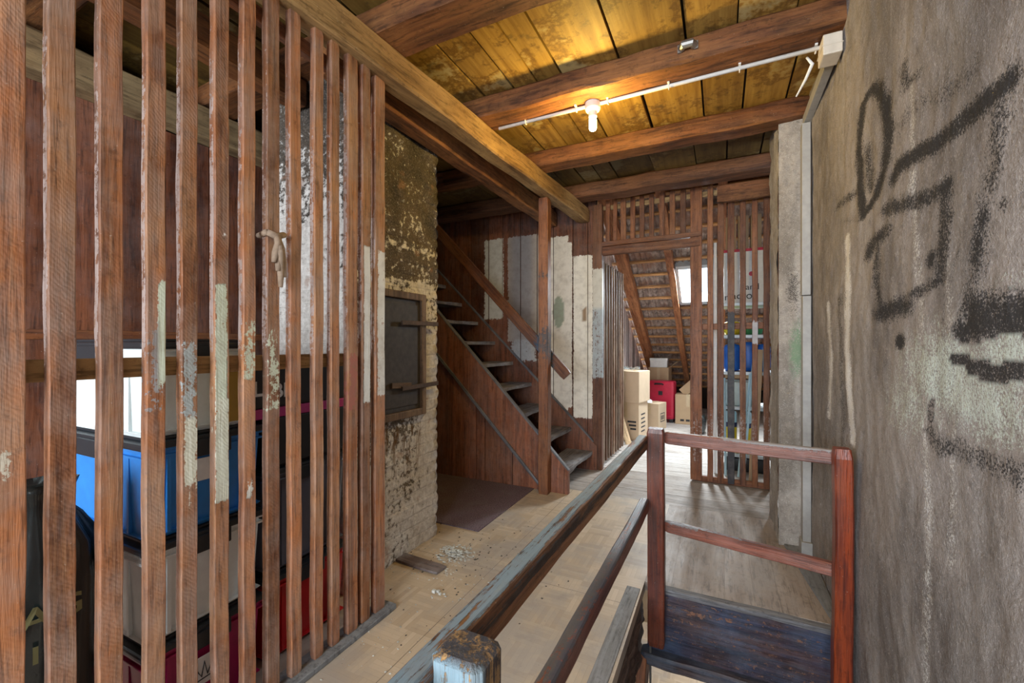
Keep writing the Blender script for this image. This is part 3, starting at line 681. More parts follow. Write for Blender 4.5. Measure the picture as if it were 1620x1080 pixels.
# tiled roof with a skylight opening
SX0, SX1, SY0_, SY1_ = -0.56, -0.09, 6.38, 7.12
rf = MB(); ny = 150; nx = 130
Ys = np.linspace(4.5, 10.3, ny + 1); Xs = np.linspace(-1.5, 1.7, nx + 1)
V = []; F = []
for j, Y in enumerate(Ys):
    row = ((Y - 4.5) / 0.255) % 1.0
    for i, X in enumerate(Xs):
        V.append((X, Y, rz_(Y) + 0.07 + 0.03 * row + 0.02 * math.sin(X * 2 * math.pi / 0.075)))
for j in range(ny):
    for i in range(nx):
        xm = (Xs[i] + Xs[i + 1]) / 2; ym = (Ys[j] + Ys[j + 1]) / 2
        if (SX0 < xm < SX1 or .72 < xm < 1.2) and SY0_ < ym < SY1_: continue
        a = j * (nx + 1) + i; F.append((a, a + 1, a + nx + 2, a + nx + 1))
struct(make('ceiling', V, F, TILE, origin=(0, 7, 0)))
rfr = thing('roof_frame', 'orange brown rafters and pale battens under the tiled attic slope', 'roof frame', (0, 9.9, 0.3))
for X in (-1.24, -0.62, 0.02, 0.66, 1.3):
    wd = 0.15 if X == -1.24 else 0.09
    bar('rafter', (X, 4.7, rz_(4.7) - 0.04), (X, 10.1, rz_(10.1) - 0.04), wd, 0.13, RAFTER, rfr, jit=0.008, n=24)
k = 0
Y = 4.75
while Y < 10.0:
    inside = SY0_ - 0.05 < Y < SY1_ + 0.02
    segs = [(-1.45, SX0 - 0.03), (SX1 + 0.03, 0.69), (1.23, 1.6)] if inside else [(-1.45, 1.6)]
    for a, b in segs:
        bar('batten', (a, Y, rz_(Y) + 0.045), (b, Y, rz_(Y) + 0.045), 0.05, 0.035, BATTEN, rfr, xd=(0, 1, -0.574), n=1)
    Y += 0.255
w1 = thing('window_1', None, None, (-0.32, 6.75, rz_(6.75) + .05)); w1['kind'] = 'structure'
def slope_box(name, x0, x1, y0, y1, h0, h1, mat):
    mb = MB(); P = lambda x, y, h: (x, y + 0.498 * h, rz_(y) + h * 0.867)
    mb.add([P(x0, y0, h0), P(x1, y0, h0), P(x1, y1, h0), P(x0, y1, h0), P(x0, y0, h1), P(x1, y0, h1), P(x1, y1, h1), P(x0, y1, h1)], [(3, 2, 1, 0), (4, 5, 6, 7), (0, 1, 5, 4), (1, 2, 6, 5), (2, 3, 7, 6), (3, 0, 4, 7)])
    return mb.build(name, mat, w1)
for (wn_, SX0, SX1) in (('window_1', SX0, SX1), ('window_added', .72, 1.2)):
    if wn_ == 'window_added': w1 = thing('window_added', None, None, (.96, 6.75, rz_(6.75) + .05)); w1['kind'] = 'structure'  # second skylight is added, unseen behind the pillar, to brighten the attic
    slope_box('window_frame', SX0 - .02, SX0 + .03, SY0_, SY1_, -0.02, 0.15, FRAMEG); slope_box('window_frame', SX1 - .03, SX1 + .02, SY0_, SY1_, -0.02, 0.15, FRAMEG)
    slope_box('window_frame', SX0, SX1, SY0_ - .04, SY0_ + .02, -0.02, 0.15, FRAMEG); slope_box('window_frame', SX0, SX1, SY1_ - .04, SY1_ + .02, -0.02, 0.15, FRAMEG)
    slope_box('pane', SX0 + .03, SX1 - .03, SY0_ + .02, SY1_ - .04, 0.12, 0.126, GLASS)

# ================================================================== TIMBERS
G = 'cross beams under the ceiling boards'
def cbeam(y0, y1, label, mat, z0=2.84, jit=0.006, paint=None, x0=-3.4):
    o = bar('ceiling_beam', (x0, (y0 + y1) / 2, (z0 + ZC) / 2 - .002), (XR + 0.02, (y0 + y1) / 2, (z0 + ZC) / 2 - .002), y1 - y0, ZC - z0, mat, xd=(0, 1, 0), cham=0.014, jit=jit, n=34, sub=3)
    return tag(o, label, 'beam', G)
cbeam(0.68, 0.88, 'brown ceiling cross beam closest to the camera, over the slats', BEAM)
cbeam(1.55, 1.77, 'reddish brown ceiling cross beam crossing the top edge of the photo', BEAM)
cbeam(2.43, 2.65, 'brown ceiling cross beam carrying the white conduit and bulb', BEAM)
cbeam(3.32, 3.50, 'orange brown ceiling cross beam just behind the lit bulb', BEAM)
cbeam(4.18, 4.40, 'dark ceiling cross beam above the slatted screen and doorway', BEAMD)
ma = lambda Y: -1.475 + (Y - 1.58) * 0.0625
o = bar('main_beam', (ma(-2.4) - .06, -2.4, 2.76), (ma(4.62) - .06, 4.62, 2.76), 0.125, 0.155, BEAMM, xd=(1, 0, 0), cham=0.010, jit=0.003, n=60, sub=3)
tag(o, 'long pale brown main beam running away above the large slatted partition', 'beam')
o = bar('main_beam', (-1.735, 1.5, 2.755), (-1.715, 4.58, 2.755), 0.13, 0.165, BEAM, xd=(1, 0, 0), cham=0.010, jit=0.003, n=40)
tag(o, 'dark brown lengthwise beam running from the chimney to above the stair post', 'beam')
o = bar('store_beam', (-2.14, -2.4, 2.755), (-2.14, 1.66, 2.755), 0.12, 0.16, BEAM, xd=(1, 0, 0), cham=0.01, jit=0.008, n=30)
tag(o, 'orange brown lengthwise beam high behind the slats, ending at the chimney', 'beam')
o = bar('wall_plate', (-2.92, -2.4, 2.72), (-2.92, 2.55, 2.72), 0.14, 0.19, BEAMP, xd=(1, 0, 0), cham=0.01, jit=0.008, n=30)
tag(o, 'pale grey brown wall plate timber lying on top of the left plank wall', 'beam')
o = bar('corner_board', (-0.03, 4.50, 2.765), (0.40, 4.50, 2.765), 0.05, 0.16, BEAM, xd=(0, 1, 0), n=4)
tag(o, 'short brown board fixed above the right end of the slatted screen', 'board')

# ================================================================== LARGE SLATTED PARTITION
SXF = -1.53; ST = 0.032
part = thing('slatted_partition', 'large partition of upright red brown slats enclosing the crates', 'partition', (-1.55, 1.0, 0))
edges = [(-60, 40, 'a'), (78, 123), (157, 195), (231, 262), (287, 313), (340, 363), (385, 405), (423, 443), (461, 478), (498, 512), (525, 538), (550, 566), (573, 586), (593.5, 609)]
MINT = (0.56, 0.62, 0.50); WHT = (0.68, 0.70, 0.70); BLG = (0.36, 0.40, 0.41)
spots = {0: [(-30, 24, 705, 762, (0.6, .55, .45), .55, .05)],
         3: [(250, 264, 442, 608, MINT, 1.1, .008), (232, 254, 520, 655, (0.30, 0.29, .30), .62, .03)],
         4: [(290, 311, 540, 662, BLG, .85, .03), (291, 312, 660, 770, (0.60, 0.60, 0.50), .95, .01), (295, 312, 760, 812, (0.55, .5, .42), .5, .03)],
         5: [(341, 360, 446, 640, MINT, .95, .006), (341, 362, 630, 795, (0.60, 0.62, .52), .95, .006), (350, 362, 362, 374, (.8, .8, .8), .6, .01)],
         6: [(385, 405, 505, 602, MINT, .60, .01), (386, 396, 370, 380, (.8, .8, .8), .5, .01), (390, 400, 760, 785, (.7, .7, .65), .6, .01)],
         7: [(423, 443, 520, 650, MINT, .52, .02)], 10: [], 11: [(551, 566, 560, 650, (0.36, 0.13, 0.10), .8, .03)],
         12: [(575, 587, 388, 637, WHT, 1.05, .006)], 13: [(598, 610, 397, 627, WHT, .85, .008)]}
slat_y = []
for i, e in enumerate(edges):
    ya, yb = y_on(e[0], SXF), y_on(e[1], SXF)
    if i == 0: ya = yb - 0.07
    ym = (ya + yb) / 2; slat_y.append((ya, yb))
    pf = []
    for (x0, x1, y0, y1, c, a, s) in spots.get(i, []):
        A, B = (y_on(x0, SXF), y_on(x1, SXF)); pf.append(rect_paint((1, 2), A, B, z_at(y1, SXF, ym), z_at(y0, SXF, ym), c, a, s))
    pf.append((lambda ya: (lambda P: (np.where((P[:, 1] < ya + .0035) & (P[:, 0] < SXF - .004), .56, 0) * sm((P[:, 2] - 1.22) / .15) * sm((2.75 - P[:, 2]) / .8), (0.50, 0.40, 0.37))))(ya))  # window-facing narrow sides tinted paler above the mid rail: daylight put into the colour
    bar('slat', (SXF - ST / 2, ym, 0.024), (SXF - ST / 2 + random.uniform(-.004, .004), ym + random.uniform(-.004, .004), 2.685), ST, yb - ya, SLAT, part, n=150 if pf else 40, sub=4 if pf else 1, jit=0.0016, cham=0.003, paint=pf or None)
for q in (-0.07, -0.19, -0.31, -0.43, -0.55, -0.67):   # slats further left, just outside the frame
    y0 = slat_y[0][0] + q; bar('slat', (SXF - ST / 2, y0, 0.024), (SXF - ST / 2, y0, 2.685), ST, 0.055, SLAT, part, jit=0.0016, cham=0.003)
bar('cross_rail', (-1.583, -0.5, 1.285), (-1.583, 1.63, 1.28), 0.036, 0.058, BEAMM, part, n=12)
bar('cross_rail', (-1.583, -0.5, 2.60), (-1.583, 1.63, 2.60), 0.036, 0.06, SLATD, part, n=12)
# rag tied round a slat
rg = MB(); ry = (slat_y[7][0] + slat_y[7][1]) / 2; rzz = z_at(375, SXF, ry)
rg.tube([(SXF + .012, ry - .035, rzz + .01), (SXF + .018, ry, rzz), (SXF + .012, ry + .032, rzz + .014), (SXF - .04, ry + .03, rzz + .01), (SXF - .045, ry - .03, rzz + .005), (SXF + .012, ry - .035, rzz + .01)], [.012, .014, .012, .01, .01, .012], 8)
for dy, L, s in ((-.012, .10, .012), (.008, .19, .011), (.02, .15, .009), (.0, .13, .012)):
    rg.tube([(SXF + .02, ry, rzz), (SXF + .034, ry + dy * .6, rzz - L * .3), (SXF + .02, ry + dy + .006, rzz - L * .65), (SXF + .024, ry + dy * 1.4, rzz - L)], [s * 1.1, s, s * 1.2, s * .7], 8)
tag(rg.build('knotted_rag', RAG, smooth=True), 'beige dusty rag knotted round a slat of the large partition', 'rag')

# ================================================================== CHIMNEY
ch = thing('brick_chimney', 'sooty brick chimney stack with flaking whitewash and iron door', 'chimney', (-2.09, 2.1, 0))
CX0, CX1, CY0, CY1 = -2.38, -1.82, 1.686, 2.517
cm = MB()
def crs(p):
    r = math.floor(p.z / 0.075); return 0.012 * mnoise.noise(Vector((p.x * 4 + p.y * 4, r * 3.1, 0))) + 0.012 * mnoise.noise(p * 7) + 0.005 * mnoise.noise(p * 28)
nz = 240
def face(o, du, nu):
    b = len(cm.V); cm.grid(o, du, (0, 0, 2.95), nu, nz, crs)
face((CX1, CY0, 0), (0, CY1 - CY0, 0), 56); face((CX0, CY0, 0), (CX1 - CX0, 0, 0), 36); face((CX1, CY1, 0), (CX0 - CX1, 0, 0), 30); face((CX0, CY1, 0), (0, CY0 - CY1, 0), 30)
# ragged brick ends on the far edge
for i, v in enumerate(cm.V):
    v = Vector(v)
    if abs(v[1] - CY1) < 0.05 and v[0] > CX1 - 0.05:
        r = math.floor(v[2] / 0.075); f = (v[2] / 0.075) % 1.0
        dy = 0.016 * math.sin(math.pi * f) + 0.018 * (mnoise.noise(Vector((r * 7.7, 1, 2)))) - 0.006
        cm.V[i] = (v[0], CY1 + dy, v[2])
    elif abs(v[1] - CY0) < 0.03 and v[0] > CX1 - 0.03: cm.V[i] = (CX1, CY0, v[2])
    else: cm.V[i] = tuple(v)
P = np.array([tuple(v) for v in cm.V])
pa = 0.22 * sm((P[:, 1] - 2.22) / 0.2) * sm((1.9 - P[:, 2]) / 0.6) + 0.28 * ((P[:, 1] < CY0 + 0.02) & (P[:, 0] < CX1 - .02)) * sm((2.6 - P[:, 2]) / 0.6)
pa += 0.16 * ((P[:, 2] > 1.68) & (P[:, 2] < 1.76)) + 0.12 * np.exp(-((P[:, 2] - 1.98) / 0.035) ** 2)
rust = 1.0 * (P[:, 1] > 1.95) * (P[:, 1] < 2.34) * sm((0.88 - P[:, 2]) / .02) * sm((P[:, 2] - 0.45) / 0.3)
co = make('stack', P, cm.F, CHIM, ch, origin=(CX1, CY1, 0), smooth=True, attrs={'pa': ('POINT', 'FLOAT', pa), 'rust': ('POINT', 'FLOAT', rust)})
bmm = bmesh.new(); bmm.from_mesh(co.data); bmesh.ops.recalc_face_normals(bmm, faces=bmm.faces[:]); bmm.to_mesh(co.data); bmm.free()
DY0, DY1, DZ0, DZ1 = 1.886, 2.356, 0.885, 1.685
fr = MB(); fw = 0.045
fr.box((CX1 - .02, DY0, DZ0), (CX1 + .035, DY0 + fw, DZ1), .006).box((CX1 - .02, DY1 - fw, DZ0), (CX1 + .035, DY1, DZ1), .006).box((CX1 - .02, DY0, DZ0), (CX1 + .034, DY1, DZ0 + fw), .006).box((CX1 - .02, DY0, DZ1 - fw), (CX1 + .034, DY1, DZ1), .006)
fr.build('door_frame', DOORFR, ch)
dl = MB().box((CX1 - .01, DY0 + fw, DZ0 + fw), (CX1 + .016, DY1 - fw, DZ1 - fw), .003).box((CX1, DY0 + fw + .03, DZ0 + fw + .03), (CX1 + .022, DY1 - fw - .03, DZ1 - fw - .03), .004).build('iron_door', IRON, ch)
for zz in (z_at(512, CX1, 2.25), z_at(611, CX1, 2.25)):
    o = bar('strap_hinge', (CX1 + .042, 2.10, zz), (CX1 + .046, 2.47, zz + .006), 0.012, 0.034, IRONR, dl, cham=.003); o.location = Vector((CX1 + .042, 2.10, zz)) - Vector(ch.location) - Vector(dl.location)
o = bar('latch', (CX1 + .03, 2.02, 1.10), (CX1 + .03, 2.20, 1.09), 0.014, 0.04, DOORFR, dl, cham=.003); o.location = Vector((CX1 + .03, 2.02, 1.10)) - Vector(ch.location) - Vector(dl.location)

# ================================================================== STAIRCASE UP
stc = thing('wooden_staircase', 'steep open wooden staircase rising to the left behind the chimney', 'staircase', (-2.0, 4.1, 0))
zo = lambda X: 0.207 + 1.035 * (-1.236 - X); zi = lambda X: 0.30 + 0.98 * (-1.24 - X)
def stringer(y0, y1, zf, drop, xe):
    mb = MB(); mb.prism([(xe, 0), (xe, zf(xe)), (-3.38, zf(-3.38)), (-3.38, zf(-3.38) - drop), (-1.236 - (drop - zf(xe)) / 1.035 , 0.0)], 1, y0, y1); return mb
stringer(3.70, 3.745, zo, 0.45, -1.236).build('stringer', STAIRW, stc)
stringer(4.545, 4.59, zi, 0.45, -1.20).build('stringer', STAIRW, stc)
DUSTY = wood('blue grey dusty edge', (0.15, 0.15, 0.165), (0.07, 0.065, 0.07), rough=.7, rv=.05)
for (yy, zf) in ((3.7225, zo), (4.567, zi)):
    bar('edge_strip', (-1.236, yy, zf(-1.236) + .008), (-3.38, yy, zf(-3.38) + .008), 0.05, 0.016, DUSTY, stc, xd=(0, 1, 0), n=8)
bar('edge_strip', (-1.47, 3.69, zo(-1.47) - .435), (-3.0, 3.69, zo(-3.0) - .435), 0.02, 0.03, DUSTY, stc, xd=(0, 1, 0), n=8)
planks('side_panel', (-3.0, 3.715, 0), (1.56, 0, 0), (0, 0, 1), [0.27, 0.24, 0.29, 0.10, 0.3], 0.02, STAIRW, gap=0.008, top=lambda u: max(0.02, zo(-3.0 + u) - 0.44), parent=stc)
for n in range(1, 10):
    X = -1.245 - 0.237 * (n - 1); z = 0.205 + 0.237 * (n - 1)
    tb = MB(); V = []; nn = 24
    for i in range(nn + 1):
        s = i / nn; wear = 0.016 * math.exp(-((s - .45) / .22) ** 2) + 0.006 * mnoise.noise(Vector((n * 3.3, s * 9, 0)))
        y = 3.745 + 0.80 * s
        V += [(X - wear * 1.2, y, z - .04), (X - wear, y, z - wear * .7), (X - .05, y, z - wear * .15), (X - .285, y, z), (X - .285, y, z - .04)]
    F = [(i * 5 + j, i * 5 + (j + 1) % 5, (i + 1) * 5 + (j + 1) % 5, (i + 1) * 5 + j) for i in range(nn) for j in range(5)] + [(4, 3, 2, 1, 0), tuple(nn * 5 + j for j in range(5))]
    tb.add(V, F).build('tread', TREADW, stc)
# newel post and handrail
blk = (0.03, 0.035, 0.045)
pst = bar('post', (-1.44, 3.645, 0), (-1.44, 3.645, 2.675), 0.092, 0.088, SLATD, stc, cham=.005, jit=.002, n=90, sub=2, paint=[rect_paint((0, 2), -2, 0, z_at(580, -1.44, 3.64), z_at(505, -1.44, 3.64), (.05, .045, .05), .6, .3), rect_paint((0, 2), -2, 0, z_at(452, -1.44, 3.64), z_at(425, -1.44, 3.64), (.05, .04, .04), .5, .15)])
bar('handrail', (-1.27, 3.78, 1.06), (-3.0, 3.78, 2.86), 0.035, 0.10, SLATD, stc, xd=(0, 1, 0), n=60, sub=2, cham=.005, paint=[rect_paint((0, 2), -1.60, -1.38, 0, 3, (0.03, 0.06, 0.10), .7, .1)])

# ================================================================== CARPET, FLOOR BITS
cp = MB(); cpn = 30
cp.grid((-2.75, 2.68, 0.009), (1.18, 0, 0), (0, 1.02, 0), 30, 30, lambda p: 0.002 * mnoise.noise(p * 6)); cp.prism([(-2.75, 2.68), (-1.57, 2.68), (-1.57, 3.70), (-2.75, 3.70)], 2, 0.001, 0.007)
tag(cp.build('carpet', CARPET), 'dark purple carpet remnant on the floor before the staircase', 'carpet')
def stuff_bits(name, cx, cy, rx, ry, n, smin, smax, mat, label, cat, hump=0.0, sharp=1.0):
    mb = MB()
    for _ in range(n):
        a = random.random() * 6.283; r = random.random() ** sharp
        x, y = cx + rx * r * math.cos(a), cy + ry * r * math.sin(a); s = random.uniform(smin, smax); z = hump * (1 - r) * random.random()
        rz = random.random() * 3.14; c, q = math.cos(rz), math.sin(rz); V = []
        for (ax, ay, az) in ((-1, -1, 0), (1, -1, 0), (1, 1, 0), (-1, 1, 0), (-.7, -.6, .8), (.6, -.8, .7), (.8, .7, .9), (-.6, .8, .6)):
            ax *= s * random.uniform(.7, 1.2); ay *= s * random.uniform(.4, 1.0); V.append((x + ax * c - ay * q, y + ax * q + ay * c, z + 0.001 + az * s * .6))
        mb.add(V, [(3, 2, 1, 0), (4, 5, 6, 7), (0, 1, 5, 4), (1, 2, 6, 5), (2, 3, 7, 6), (3, 0, 4, 7)])
    return tag(mb.build(name, mat), label, cat, kind='stuff')
def flo(px, py): d = CAM_Z * FPX / (py - 545); r = ray(px); return r[0] * d, r[1] * d
x, y = flo(720, 876); stuff_bits('rubble', x, y, .13, .13, 260, .003, .009, RUBB, 'small heap of pale grey plaster crumbs on the floor by the chimney', 'rubble', .02, .8)
x, y = flo(720, 890); stuff_bits('floor_debris', x, y - .1, .55, .95, 300, .0015, .005, RUBB, 'scattered tiny plaster flakes on the parquet beside the partition', 'debris')
stuff_bits('dark_debris', x + .1, y + .1, .6, .9, 160, .0015, .006, plain('dark dirt crumbs', (.05, .045, .04), .9), 'scattered dark dirt crumbs on the parquet before the chimney', 'debris')
x, y = flo(690, 940)
ck = MB()
for i in range(5):
    s = .02 - .003 * i; ck.box((x + .022 * i - .03, y + .012 * (i % 2), .001), (x + .022 * i - .03 + s, y + s * .9 + .012 * (i % 2), s * .8), .002)
tag(ck.build('plaster_lump', RUBB), 'broken plaster lump lying on the parquet in front of the chimney', 'plaster lump')
x, y = flo(664, 893)
tag(bar('floor_plank', (x - .17, y + .015, .010), (x + .17, y - .01, .010), .10, .014, wood('dark short plank', (.15, .10, .08), (.08, .05, .04), rough=.7, dust=.4), xd=(0, 1, 0), n=8, jit=.003), 'short dark plank lying on the floor at the foot of the chimney', 'plank')

# ================================================================== STAIRWELL RAILING
BLUEW = (0.155, 0.215, 0.27)
rl = thing('stairwell_railing', 'low wooden railing with a worn blue grey handrail round the stairwell', 'railing', (-0.37, 2.47, 0))
topf = lambda zt, amt=.7: (lambda P: (amt * (P[:, 2] > zt).astype(float), BLUEW))
# corner posts
bar('post', (-0.318, 2.485, -0.305), (-0.322, 2.485, 0.888), 0.088, 0.07, RAILP, rl, n=50, jit=.0015, cham=.006)
bar('post', (0.474, 2.30, -1.2), (0.474, 2.30, 0.902), 0.066, 0.07, wood('orange red varnished post', (0.25, 0.042, 0.014), (0.09, 0.015, 0.008), (0.34, 0.075, 0.022), rough=0.3, grain=1.3, rv=0.05, bumpk=0.5, spec=0.5), rl, n=50, jit=.003, cham=.006)
npst = bar('post', (-0.364, 0.584, 0.0), (-0.364, 0.584, 0.872), 0.092, 0.082, wood('scorched blue painted post wood', (0.46, 0.26, 0.10), (0.04, 0.03, 0.03), (0.55, 0.33, 0.13), rough=.5, grain=2.4, rv=.05, bumpk=1.0, stain=.6, pw=(1.8, .9)), rl, n=90, sub=6, cham=.012, jit=.001,
           paint=[lambda P: (0.54 * (P[:, 2] > 0.860) + .0, (0.035, 0.04, 0.055)), lambda P: (np.where((P[:, 2] < 0.866) & (P[:, 1] < 0.562), .66, 0) * sm((P[:, 2] - 0.3) / 0.2), (0.20, 0.30, 0.36)), lambda P: (np.where((P[:, 2] < 0.862) & (P[:, 2] > .80), .5, 0), (.04, .03, .03))])
# rails
bar('handrail', (-0.44, -0.3, 0.812), (-0.385, 2.455, 0.812), 0.048, 0.082, RAILB, rl, n=160, sub=4, cham=.007, jit=.0015, paint=[lambda P: (np.where(P[:, 2] > .849, .63, np.where(P[:, 2] > .843, .30, 0)), (0.19, 0.27, 0.33)), lambda P: (np.where((P[:, 2] < .843) & (P[:, 2] > .80), .56, 0) * (P[:, 0] > -.43), (.022, .016, .012))])
bar('lower_rail', (-0.41, 0.60, 0.465), (-0.375, 2.455, 0.470), 0.045, 0.07, RAIL, rl, n=120, sub=3, cham=.005, jit=.0015, paint=[lambda P: (.64 * (P[:, 2] > .495), (.085, .095, .115))])
bar('cross_rail', (-0.275, 2.505, 0.838), (0.506, 2.355, 0.846), 0.03, 0.066, RAIL, rl, xd=(0, 1, 0), n=40, sub=2, cham=.004, jit=.001, paint=[lambda P: (.66 * (P[:, 2] > .870), (.27, .25, .24))])
bar('cross_rail', (-0.275, 2.505, 0.352), (0.495, 2.358, 0.342), 0.034, 0.060, RAIL, rl, xd=(0, 1, 0), n=40, sub=2, cham=.004, jit=.001, paint=[lambda P: (.6 * (P[:, 2] > .377), (.27, .27, .27))])

# ================================================================== LANDING EDGE AND STAIR DOWN
std = thing('descending_staircase', 'dark blue black wooden stair leading down below the landing', 'staircase', (0.08, 2.5, -0.35))
fo = MB(); fr2 = lambda p: 0.004 * mnoise.noise(Vector((p.x * 3, 0, p.z * 30))) + .003 * mnoise.noise(p * 25)
fo.grid((WX0, WY1 - .035, -0.345), (WX1 - WX0 - .01, 0, 0), (0, 0, 0.33), 90, 40, fr2); fo.box((WX0, WY1 - .03, -0.345), (WX1 - .01, WY1 + .01, -0.02))
ff = fo.build('fascia', FASC, std, smooth=False, paint=[lambda P: (0.36 + 0 * P[:, 0], (.21, .10, .06))])
nos = bar('nosing', (WX0, WY1 - .018, -0.014), (WX1 - .01, WY1 - .018, -0.018), .05, .028, wood('grey blue edge', (.20, .20, .21), (.08, .07, .07), rough=.6, rv=.05), std, xd=(0, 1, 0), n=40, jit=.003)
for n in range(9):
    z = -0.345 - 0.245 * n; y = WY1 - 0.02 - 0.19 * n
    if n == 0: bar('tread', (WX0 - .03, y - .02, z - .035), (WX1 - .015, y - .02, z - .035), .10, .065, wood('blue black tread', (0.11, .07, .06), (.03, .025, .03), (.07, .10, .16), rough=.45, rv=.1, stain=.9, dust=.2, dustcol=(.25, .33, .42), bumpk=.8), std, xd=(0, 1, 0), n=40, jit=.006, cham=.01)
    else: bar('tread', (WX0 + .05, y - .02, z - .02), (WX1 - .02, y - .02, z - .02), .22, .035, TREADW, std, xd=(0, 1, 0), n=6)
bar('stringer', (WX0 - .02, WY1 - .02, -.41), (WX0 - .02, 0.72, -2.7), .05, .16, SLATD, std, n=8)
tag(MB().tube([(WX0 + .02, WY1 - .07, -.31), (WX0 + .022, WY1 - .07, -1.0), (WX0 + .022, WY1 - .07, -2.6)], .006).build('thin_cable', GALV), 'thin grey cable hanging below the railing post in the stairwell', 'cable')

# ================================================================== SLATTED SCREEN, DOORWAY, GATE
scn = thing('slatted_screen', 'dark slatted screen with a doorway and slatted transom at the far end', 'screen', (-0.4, YB, 0))
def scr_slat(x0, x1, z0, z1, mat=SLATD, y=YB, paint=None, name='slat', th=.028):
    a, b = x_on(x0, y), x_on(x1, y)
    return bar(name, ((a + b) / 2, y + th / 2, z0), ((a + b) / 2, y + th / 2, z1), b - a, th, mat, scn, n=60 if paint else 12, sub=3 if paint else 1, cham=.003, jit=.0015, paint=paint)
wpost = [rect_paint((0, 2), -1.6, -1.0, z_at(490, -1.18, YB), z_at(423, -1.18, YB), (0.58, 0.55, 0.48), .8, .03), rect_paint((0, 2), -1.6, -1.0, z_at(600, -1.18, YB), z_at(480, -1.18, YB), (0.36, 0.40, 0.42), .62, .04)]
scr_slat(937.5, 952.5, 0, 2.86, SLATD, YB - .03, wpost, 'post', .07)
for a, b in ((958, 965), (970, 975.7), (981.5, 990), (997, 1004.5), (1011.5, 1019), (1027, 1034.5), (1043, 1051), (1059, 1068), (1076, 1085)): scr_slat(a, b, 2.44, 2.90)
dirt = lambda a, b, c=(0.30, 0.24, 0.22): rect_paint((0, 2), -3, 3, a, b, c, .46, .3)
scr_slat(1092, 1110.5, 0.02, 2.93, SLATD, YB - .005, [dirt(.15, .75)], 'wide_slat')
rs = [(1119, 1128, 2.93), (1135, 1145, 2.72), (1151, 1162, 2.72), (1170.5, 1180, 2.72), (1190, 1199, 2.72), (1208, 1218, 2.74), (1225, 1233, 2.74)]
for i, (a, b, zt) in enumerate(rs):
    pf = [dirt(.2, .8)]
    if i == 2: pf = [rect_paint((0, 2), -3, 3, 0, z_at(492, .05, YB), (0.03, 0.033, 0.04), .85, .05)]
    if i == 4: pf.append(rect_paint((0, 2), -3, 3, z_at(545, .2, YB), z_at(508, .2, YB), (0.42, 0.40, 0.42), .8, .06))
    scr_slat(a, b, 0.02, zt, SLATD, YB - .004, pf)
xl, xr = x_on(952, YB), x_on(1092, YB)
bar('lintel', (xl - .1, YB + .01, 2.355), (xr + .09, YB + .01, 2.36), .09, .05, SLATD, scn, xd=(0, 0, 1), n=8, jit=.003)
bar('lintel', (xl - .1, YB - .012, 2.428), (xr + .1, YB - .012, 2.43), .05, .04, SLATD, scn, xd=(0, 0, 1), n=8, jit=.003)
bar('cross_rail', (x_on(1094, YB) + .05, YB + .05, 1.525), (0.52, YB + .05, 1.53), .06, .03, SLATD, scn, xd=(0, 0, 1), n=8)
bar('cross_rail', (x_on(1094, YB), YB + .045, .03), (0.52, YB + .045, .03), .055, .035, SLATD, scn, xd=(0, 0, 1), n=8)
bar('cross_rail', (-1.2, YB + .045, 2.83), (0.52, YB + .045, 2.83), .05, .03, BEAMP, scn, xd=(0, 0, 1), n=8)

gt = thing('slatted_gate', 'slatted wooden gate standing open into the attic room', 'gate', (-1.15, 5.1, 0.03))
GATEW = wood('striped weathered gate slat', (0.24, 0.12, 0.07), (0.10, 0.05, 0.03), (0.42, 0.33, 0.25), rough=.65, rv=.45, stain=.7)
for i in range(9):
    yy = 4.72 + i * .108; bar('slat', (-1.168 + .004 * i, yy, 0.05), (-1.168 + .004 * i, yy, 2.26), .024, .05, GATEW, gt, n=10, jit=.0015)
for zz in (.35, 1.2, 2.05): bar('rail', (-1.195, 4.69, zz), (-1.17, 5.62, zz), .024, .07, GATEW, gt, n=6)

# ================================================================== ELECTRICS
tag(MB().tube([(-1.36, 2.6, 2.822), (-.3, 2.6, 2.826), (.46, 2.585, 2.822)], .0105, 12).build('conduit_pipe', WHITEPL, smooth=True), 'white plastic conduit pipe fixed under the beam carrying the bulb', 'conduit')
for i, px in enumerate((832, 912, 962, 1058, 1170, 1290)):
    X = x_on(px, 2.6); c = MB(); c.tube([(X, 2.588, 2.838), (X, 2.586, 2.82), (X, 2.592, 2.81), (X, 2.6, 2.807), (X, 2.612, 2.812), (X, 2.614, 2.838)], .003, 6)
    c.box((X - .006, 2.57, 2.833), (X + .006, 2.60, 2.842))
    tag(c.build('pipe_clip', WHITEPL), 'small white conduit clip ' + ['at the left end of the pipe', 'immediately left of the bulb holder', 'immediately right of the bulb holder', 'in front of the metal bracket, second right of the bulb', 'halfway between the bulb and the junction box', 'closest to the ivory junction box'][i], 'clip', 'conduit clips')
lp = thing('ceiling_lamp', 'white bulb holder with a glowing yellowish bulb under the beam', 'lamp', (-.709, 2.6, 2.66))
MB().lathe(-.709, 2.6, [(.045, 2.842), (.047, 2.838), (.047, 2.80), (.040, 2.788), (.026, 2.782), (.026, 2.752), (.021, 2.748)], 28).build('bulb_holder', WHITEPL, lp, smooth=False)
MB().lathe(-.709, 2.6, [(.018, 2.75), (.021, 2.742), (.023, 2.735), (.023, 2.682), (.019, 2.672), (.010, 2.667)], 24).build('bulb', BULBM, lp, smooth=True)
tag(MB().box((.44, 2.50, 2.735), (.518, 2.62, 2.832), .006).box((.436, 2.498, 2.777), (.52, 2.622, 2.78)).build('junction_box', IVORY), 'ivory junction box where the conduit meets the right wall', 'junction box')
tr = thing('cable_trunking', 'grey cable trunking running down the right wall beside the pillar', 'cable trunking', (.5, 3.3, 0.05))
MB().box((.478, 2.62, 2.765), (.518, 3.33, 2.825), .003).build('sloping_run', TRUNK, tr)
